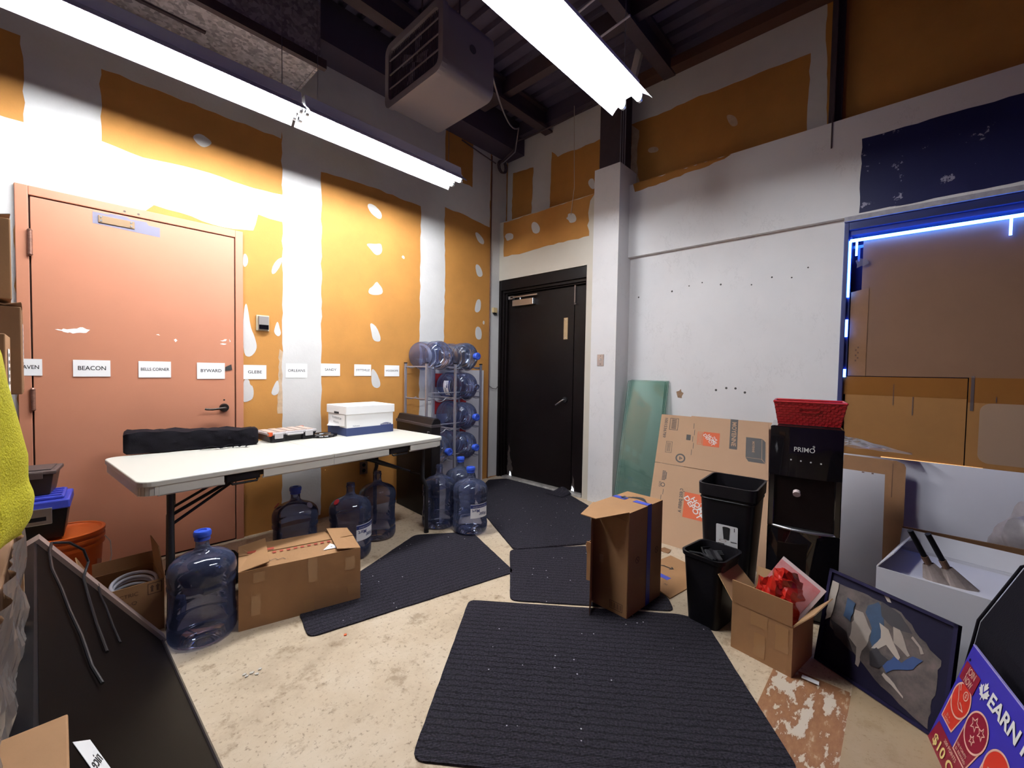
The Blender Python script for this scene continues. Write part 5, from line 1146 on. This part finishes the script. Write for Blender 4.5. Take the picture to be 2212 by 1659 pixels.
# blue promotional sign leaning on a black case
sg = thing('promo_sign', 'blue promotional sign reading JOIN NOW, EARN and $10 OFF at the right edge', 'sign', (-1.466, -3.647, 0))
Fs = Skew((0, 0, .0), (-1, -.215, 0), (.0, -.092, .36))
SH = .385; SL = .80
obj('panel', sheet(Fs, [(0, 0), (SL, 0), (SL, SH), (0, SH)], .004), sign_blue, sg)
obj('edge_trim', sheet(Fs, [(-.002, SH), (SL, SH), (SL, SH + .004), (-.002, SH + .004)], .006), mat('pale_sign_edge', (.42, .36, .72), .5), sg)
def sp(pl_, m, name, off=.0012):
    q = MB(); [flat(q, Fs, p, off) for p in pl_]; return obj(name, q, m, sg)
sp([disc(.022, SH - .045, .005, 10)], navy, 'grommet')
sp([rect(.012, .115, .265, .330)], sign_maroon, 'join_now_badge', .0020)
lettering('JOIN', .034, Fs, sign_line, sg, at=(.068, .313), off=.0030, bold=.006, fit=.052); lettering('NOW', .034, Fs, sign_line, sg, at=(.068, .281), off=.0030, bold=.006, fit=.052)
def badge(cx, cy, r, m1, foot):
    sp([[(cx - r * .98, cy - foot), (cx + r * .45, cy - foot), (cx + r * .98, cy), (cx - r * .98, cy)]], m1, 'badge_foot', .0010)
    sp(stroke([(cx - r * .98, cy), (cx - r * .98, cy - foot), (cx + r * .45, cy - foot), (cx + r * .98, cy)], .005), sign_line, 'badge_outline', .0013)
    sp([disc(cx, cy, r)], m1, 'badge_disc', .0016); sp(ring(cx, cy, r - .004, r + .002, 36), sign_line, 'badge_ring', .0019)
badge(.075, .215, .058, sign_red, .105); badge(.205, .200, .062, sign_maroon, .115); badge(.345, .185, .062, sign_red, .115)
sp(stroke([(.035, .245), (.045, .232), (.060, .215), (.070, .198), (.085, .190), (.108, .196), (.090, .205), (.078, .208)], .004) + stroke([(.030, .250), (.042, .255), (.052, .240)], .004), sign_line, 'hand_icon', .0024)
sp(ring(.090, .243, .012, .0155, 20), sign_line, 'coin_icon', .0024); lettering('$', .02, Fs, sign_line, sg, at=(.090, .243), off=.0026, bold=.01)
def star(cx, cy, r): return [(cx + (r if k % 2 == 0 else r * .45) * math.sin(k * math.pi / 5), cy + (r if k % 2 == 0 else r * .45) * math.cos(k * math.pi / 5)) for k in range(10)]
for cx, cy, r in ((.185, .215, .022), (.228, .215, .019), (.205, .172, .015)): sp(stroke(star(cx, cy, r), .0032, True), sign_line, 'star_icon', .0024)
lettering('$1 =', .013, Fs, sign_line, sg, at=(.055, .135), off=.0026, bold=.012); lettering('1 POINT', .013, Fs, sign_line, sg, at=(.055, .121), off=.0026, bold=.012)
lettering('100 POINTS', .013, Fs, sign_line, sg, at=(.185, .115), off=.0026, bold=.012); lettering('= $1 REWARD', .013, Fs, sign_line, sg, at=(.185, .099), off=.0026, bold=.012)
lettering('POINTS', .022, Fs, sign_line, sg, at=(.345, .185), rot=.5, off=.0026, bold=.012)
lettering('EARN REWARDS', .062, Fs, white_ink, sg, at=(.44, .315), off=.0026, bold=.028, fit=.50)
lf_ = [(0, 1), (.14, .66), (.32, .74), (.26, .40), (.50, .52), (.56, .30), (.86, .28), (.72, .02), (.86, -.10), (.42, -.36), (.48, -.52), (.06, -.46), (.05, -.8), (-.05, -.8), (-.06, -.46), (-.48, -.52), (-.42, -.36), (-.86, -.10), (-.72, .02), (-.86, .28), (-.56, .30), (-.50, .52), (-.26, .40), (-.32, .74), (-.14, .66)]
sp([[(.155 + .034 * a, .312 + .036 * b_) for a, b_ in lf_]], white_ink, 'leaf_emblem', .0022)
sp(stroke([(.143, .324), (.155, .308), (.168, .330)], .004), sign_blue, 'leaf_tick', .0028)
sp([[(.0, .0), (SL, .0), (SL, .07), (.02, .085)]], sign_maroon, 'offer_band', .0010)
lettering('$10 OFF', .050, Fs, mat('sign_yellow', (.95, .70, .25), .5), sg, at=(.145, .030), off=.0026, bold=.025, fit=.22); lettering('200 POINTS', .018, Fs, sign_line, sg, at=(.14, .068), off=.0026, bold=.012)
bc = thing('black_case', 'large black padded case behind the blue sign at the right edge', 'case', (-1.25, -3.72, 0), rz=12)
bprof = [(0, 0), (-.045, .30), (-.055, .372), (-.155, .60), (-.24, .65), (-.60, .64), (-.62, 0)]
obj('shell', MB().prism([(0, a, b_) for a, b_ in bprof], (-1.2, 0, 0)), fabric_black, bc, bevel=.015)
obj('seam', MB().tube([(.003, a, b_) for a, b_ in bprof[:6]], .005), fabric_black, bc)
obj('rivet', MB().cyl((-.35, -.035, .25), (-.35, -.02, .25), .004, n=10), chrome, bc)

# ================================================================== LEFT EDGE CLUTTER
bu = thing('plastic_bucket', 'orange plastic bucket with wire handle beside the pink door', 'bucket', (-3.54, -.345, 0))
obj('bucket_body', MB().lathe([(0, .004), (.125, .004), (.128, 0), (.130, .01), (.146, .30), (.154, .302), (.154, .318), (.148, .320), (.148, .334), (.156, .336), (.156, .350), (.149, .352), (.149, .366), (.157, .368), (.158, .384), (.150, .386), (.144, .384), (.140, .36), (.128, .02), (0, .012)], 40), orange_pl, bu, smooth=35)
obj('lid_disc', MB().lathe([(0, .372), (.10, .372), (.135, .374), (.143, .380)], 40), orange_pl, bu)
hp_ = [(.158 * math.cos(t), .158 * math.sin(t), .33) for t in (-.2,)]
obj('wire_handle', MB().tube([(.150, -.05, .335), (.172, -.05, .30), (.176, -.055, .22), (.160, -.055, .14), (.135, -.075, .06)], .0025), mat('white_wire_handle', (.72, .68, .66), .4), bu, smooth=True)
fbu = lambda a, b_: (.1465 * math.cos(-.55 + a / .1465), .1465 * math.sin(-.55 + a / .1465), .18 + b_)
q = MB(); q.add([fbu(*p) for p in ((-.02, -.03), (.02, -.03), (.03, .03), (-.01, .05))], [(0, 1, 2, 3)]); obj('torn_label', q, mat('faded_label', (.62, .30, .18), .7), bu)
to = thing('storage_tote', 'black storage tote with blue lid standing on the orange bucket', 'tote', (-3.60, -.345, .3865), rz=-4)
obj('tub', MB().hexa([(-.085, -.10, 0), (.065, -.10, 0), (.065, .10, 0), (-.085, .10, 0), (-.105, -.12, .165), (.085, -.12, .165), (.085, .12, .165), (-.105, .12, .165)]), plastic_black, to, bevel=.006)
obj('lid', MB().hexa([(-.112, -.128, .150), (.092, -.128, .150), (.092, .128, .150), (-.112, .128, .150), (-.112, -.126, .195), (.090, -.126, .195), (.090, .126, .195), (-.112, .126, .195)]).box(-.095, .070, -.10, .10, .195, .212), blue_pl, to, bevel=.006)
for k in range(4): obj('lid_rib', MB().box(-.085, .060, -.09 + .05 * k, -.07 + .05 * k, .212, .217), blue_pl, to)
lt_ = obj('metal_latch', MB().box(-.075, .030, -.138, -.127, .085, .165), chrome, to, bevel=.003)
obj('latch_slot', MB().box(-.055, .010, -.1395, -.137, .105, .125), plastic_black, lt_)
sb = thing('small_tote', 'small black lidded box on top of the blue-lid tote', 'box', (-3.615, -.335, .604), rz=-8)
obj('tub', MB().hexa([(-.085, -.08, 0), (.040, -.08, 0), (.040, .08, 0), (-.085, .08, 0), (-.095, -.09, .105), (.055, -.09, .105), (.055, .09, .105), (-.095, .09, .105)]), mat('dark_brown_plastic', (.022, .014, .014), .4), sb, bevel=.004)
obj('lid', MB().box(-.10, .066, -.10, .10, .105, .124), mat('taupe_lid', (.10, .07, .065), .45), sb, bevel=.005)
obj('lid_panel', MB().box(-.08, .045, -.075, .075, .124, .130), MATS['taupe_lid'], sb, bevel=.003)
obj('clip', MB().box(-.03, .02, -.106, -.099, .088, .118), MATS['taupe_lid'], sb)
# cartons stacked by the door frame, mostly out of frame
def plain_carton(label, loc, rz, sx, sy, sz, labels=(), m=cardb, torn=True):
    t = thing('cardboard_box', label, 'box', loc, rz, 'worn cartons stacked at the left edge')
    obj('carton_body', MB().box(-sx / 2, sx / 2, -sy / 2, sy / 2, 0, sz), m, t, bevel=.004)
    if torn:
        obj('top_flap', MB().grid(lambda u, v: (-sx / 2 + sx * u, -sy / 2 + sy * v, sz + .004 + .018 * abs(math.sin(7 * u + 3 * v)) * (.2 + u)), 10, 6), cardb_dark, t, solid=.004)
        obj('packing_tape', MB().box(sx / 2, sx / 2 + .001, -sy * .1, sy * .06, 0, sz), tape_clear, t)
    for fr, w, h, lines in labels:
        q = MB(); flat(q, fr, rect(-w / 2, w / 2, -h / 2, h / 2), .0015); lb2 = obj('shipping_label', q, white_paper, t)
        q = MB()
        for k in range(lines): flat(q, fr, rect(-w * .35, w * (.1 + .25 * ((k * 7) % 3) / 2), h * (.36 - .8 * k / lines) - .006, h * (.36 - .8 * k / lines) + .006), .0025)
        obj('printed_lines', q, grey_print, lb2)
    return t
plain_carton('plain base carton out of sight at the far left', (-4.02, -.735, 0), 0, .46, .87, 1.10, torn=False, m=cardb_dark)
plain_carton('dented brown carton with white shipping label left of the pink door', (-3.885, -.64, 1.132), 1.5, .455, .40, .365, [(Frame((.2275, .02, .22), (0, 1, 0), (0, 0, 1)), .12, .17, 5)], m=cardb_dark)
plain_carton('torn light carton on top of the left stack', (-3.92, -.65, 1.525), 4, .46, .40, .33, m=cardb)
plain_carton('near carton with pale label at the left picture edge', (-3.905, -1.125, 1.105), 1, .46, .32, .26, [(Frame((.13, -.16, .13), (1, 0, 0), (0, 0, 1)), .16, .16, 5), (Frame((.2305, .0, .13), (0, 1, 0), (0, 0, 1)), .12, .16, 5)], m=cardb, torn=False)
# film-wrapped stack
ws = thing('wrapped_stack', 'tall stack of cartons wrapped in wrinkled plastic film at the left edge', 'box', (-3.95, -2.45, 0))
obj('carton', MB().box(-.33, .325, -.48, .49, 0, .30), cardb_dark, ws, bevel=.004)
obj('carton', MB().box(-.33, .322, -.48, .488, .302, .60), cardb, ws, bevel=.004)
obj('carton', MB().box(-.33, .326, -.48, .49, .602, .86), cardb_dark, ws, bevel=.004)
def filmf(u, v):
    y = -.485 + .98 * u; z = .868 * v; w = .007 * math.sin(33 * u + 9 * math.sin(5 * v)) + .006 * math.sin(19 * u - 14 * v) + .005 * math.sin(61 * u + 23 * v)
    return (.328 + abs(w), y, z)
obj('plastic_film', MB().grid(filmf, 70, 34), wrap_film, ws)
obj('film_end', MB().grid(lambda u, v: (-.33 + .665 * u, .493 + abs(.006 * math.sin(27 * u + 8 * v) + .005 * math.sin(40 * v - 9 * u)), .868 * v), 30, 30), wrap_film, ws)
obj('corner_board', MB().box(.312, .336, .482, .50, .0, .88), cardb_in, ws)
tw = thing('support_carton', 'upper wrapped carton carrying the yellow towel', 'box', (-3.99, -2.50, .8705))
obj('carton_body', MB().box(-.33, .27, -.42, .36, 0, .41), cardb_dark, tw, bevel=.004)
# towel
yt = thing('towel', 'bright yellow terry towel hanging down at the left edge', 'towel', (-3.66, -2.2, .905))
prof_t = [(.0, .022), (.012, .05), (.04, .063), (.085, .068), (.12, .060), (.17, .062), (.27, .048), (.38, .032), (.44, .015), (.46, -.02)]
def twf(u, v):
    z = v * .46; k = 0
    while k < len(prof_t) - 2 and prof_t[k + 1][0] < z: k += 1
    (z0, x0), (z1, x1) = prof_t[k], prof_t[k + 1]; xr = x0 + (x1 - x0) * ((z - z0) / (z1 - z0))
    t = math.pi * (u * 1.0); fold = .010 * math.sin(5 * u * math.pi + 3 * v) * (1 - v * .6)
    return (-.035 + (xr + .035 + fold * .7) * (math.sin(t) ** .5 if math.sin(t) > 0 else 0), -.17 * math.cos(t) * (1 - .15 * v), z)
tm = MB().grid(twf, 40, 40)
obj('terry_cloth', tm, yellow, yt, smooth=70)
obj('cloth_top', MB().grid(lambda u, v: (-.06 - .28 * u + .03 * (1 - u), -.15 + .30 * v, .395 + .008 * math.sin(6 * v + 4 * u)), 8, 12), yellow, yt, solid=.012, smooth=70)
obj('cloth_corner', MB().add([(.038, .03, .022), (.055, -.01, .005), (.022, -.02, -.012), (.02, .02, -.004), (.05, .0, .028)], [(0, 1, 4), (1, 2, 4), (0, 4, 3), (2, 3, 4), (0, 3, 2, 1)]), yellow, yt)
# glossy black screen leaning on the wrapped stack
tv = thing('flat_screen', 'large black flat screen leaning on its side against the wrapped stack', 'screen', (-3.240, -1.05, 0))
Ft = Skew((0, 0, 0), (0.025, -1, 0), (-.375, -.17, .62), -1)
TL = 1.52; TH_ = .75
obj('back_shell', sheet(Ft, [(0, .0), (TL, .0), (TL, TH_), (0, TH_)], .035), plastic_black, tv)
scr = MB(); flat(scr, Ft, rect(.022, TL - .02, .02, TH_ - .012), .0008); obj('screen', scr, mat('dim_screen', (.005, .003, .0025), .5, spec=.04), tv)
bz = MB()
for a0, a1, b0, b1 in ((-.006, .062, 0, TH_),): bz.hexa([Ft(a0, b0, -.035), Ft(a1, b0, -.035), Ft(a1, b1, -.035), Ft(a0, b1, -.035), Ft(a0, b0, .014), Ft(a1, b0, .014), Ft(a1, b1, .014), Ft(a0, b1, .014)])
obj('side_bezel', bz, mat('taupe_bezel', (.34, .235, .20), .45), tv)
b2 = MB(); b2.hexa([Ft(0.024, 0, 0), Ft(TL, 0, 0), Ft(TL, .018, 0), Ft(.024, .018, 0), Ft(.024, 0, .006), Ft(TL, 0, .006), Ft(TL, .018, .006), Ft(.024, .018, .006)]); obj('lower_bezel', b2, mat('dark_bezel', (.03, .022, .025), .35), tv)
pn = thing('paper_note', 'white paper note with handwriting on the black screen at bottom left', 'paper', (-3.240, -1.05, .0))
q = MB(); Fq = Skew(Ft(1.24, .60, .002), Ft.u * .8 + Ft.v * -.6, Ft.v * .8 + Ft.u * .6, -1)
obj('paper', MB().prism([Fq(a, b_) for a, b_ in rect(-.05, .05, -.035, .035)], Fq.n * .0006), white_paper, pn)
lettering('nice', .035, Fq, ink, pn, at=(.0, .0), rot=1.2, off=.0012, bold=.008)
c9 = thing('cardboard_flap', 'thick torn cardboard flap at the lower left picture corner', 'cardboard', (-3.60, -2.56, .0))
obj('flap', MB().box(-.06, .055, -.20, .06, .634, .660), cardb, c9, bevel=.003); obj('stub', MB().box(-.06, -.025, -.20, .06, .660, .672), cardb_dark, c9)
cbx = thing('cable', 'black cable looped over the black screen', 'cable', (0, 0, 0))
obj('wire', MB().tube([tuple(Ft(a, b_, c) + Vector((-3.240, -1.05, 0))) for a, b_, c in ((.02, .70, .02), (.01, .66, .05), (.01, .60, .06), (.03, .55, .045), (.10, .53, .012), (.30, .52, .010), (.50, .51, .010), (.68, .49, .010))] , .0045), plastic_black, cbx, smooth=True)
obj('wire_tail', MB().tube([tuple(Ft(a, b_, c) + Vector((-3.240, -1.05, 0))) for a, b_, c in ((.02, .70, .02), (.12, .70, .012), (.28, .69, .010), (.42, .66, .012), (.56, .63, .010), (.70, .60, .012), (.85, .575, .010), (.92, .55, .012))], .0045), plastic_black, cbx, smooth=True)
obj('wire_tail', MB().tube([tuple(Ft(a, b_, c) + Vector((-3.240, -1.05, 0))) for a, b_, c in ((.03, .44, .012), (.14, .44, .010), (.26, .43, .012), (.40, .415, .010), (.52, .40, .010))], .0035), plastic_black, cbx, smooth=True)
# black cloth heap behind the taped carton
hb = thing('black_bag', 'limp black bag lying under the table behind the taped carton', 'bag', (-2.93, -.66, 0))
obj('cloth', crump(0, 0, .065, .15, .13, .075, 44, 20), fabric_black, hb, smooth=60)
# small floor debris
rd = random.Random(12)
for i, (x, y, s, lab) in enumerate(((-3.02, -1.62, .03, 'pale crumbs on the concrete left of the foreground mat'), (-1.10, -2.63, .014, 'white crumb by the flattened carton'), (-2.62, -1.64, .02, 'small orange scrap at the edge of the carton mat'))):
    m = MB()
    for k in range(5 if i == 0 else 1): 
        cx, cy = x + rd.uniform(-s, s), y + rd.uniform(-s, s) * .6; m.prism([(cx + .012 * math.cos(t) * rd.uniform(.5, 1), cy + .009 * math.sin(t) * rd.uniform(.5, 1), .0005) for t in (0, 1.2, 2.4, 3.6, 4.9)], (0, 0, .004))
    tag(obj('debris', m, [mat('pale_crumb', (.7, .65, .58), .9), white_paper, orange_ink][i]), lab, 'debris')
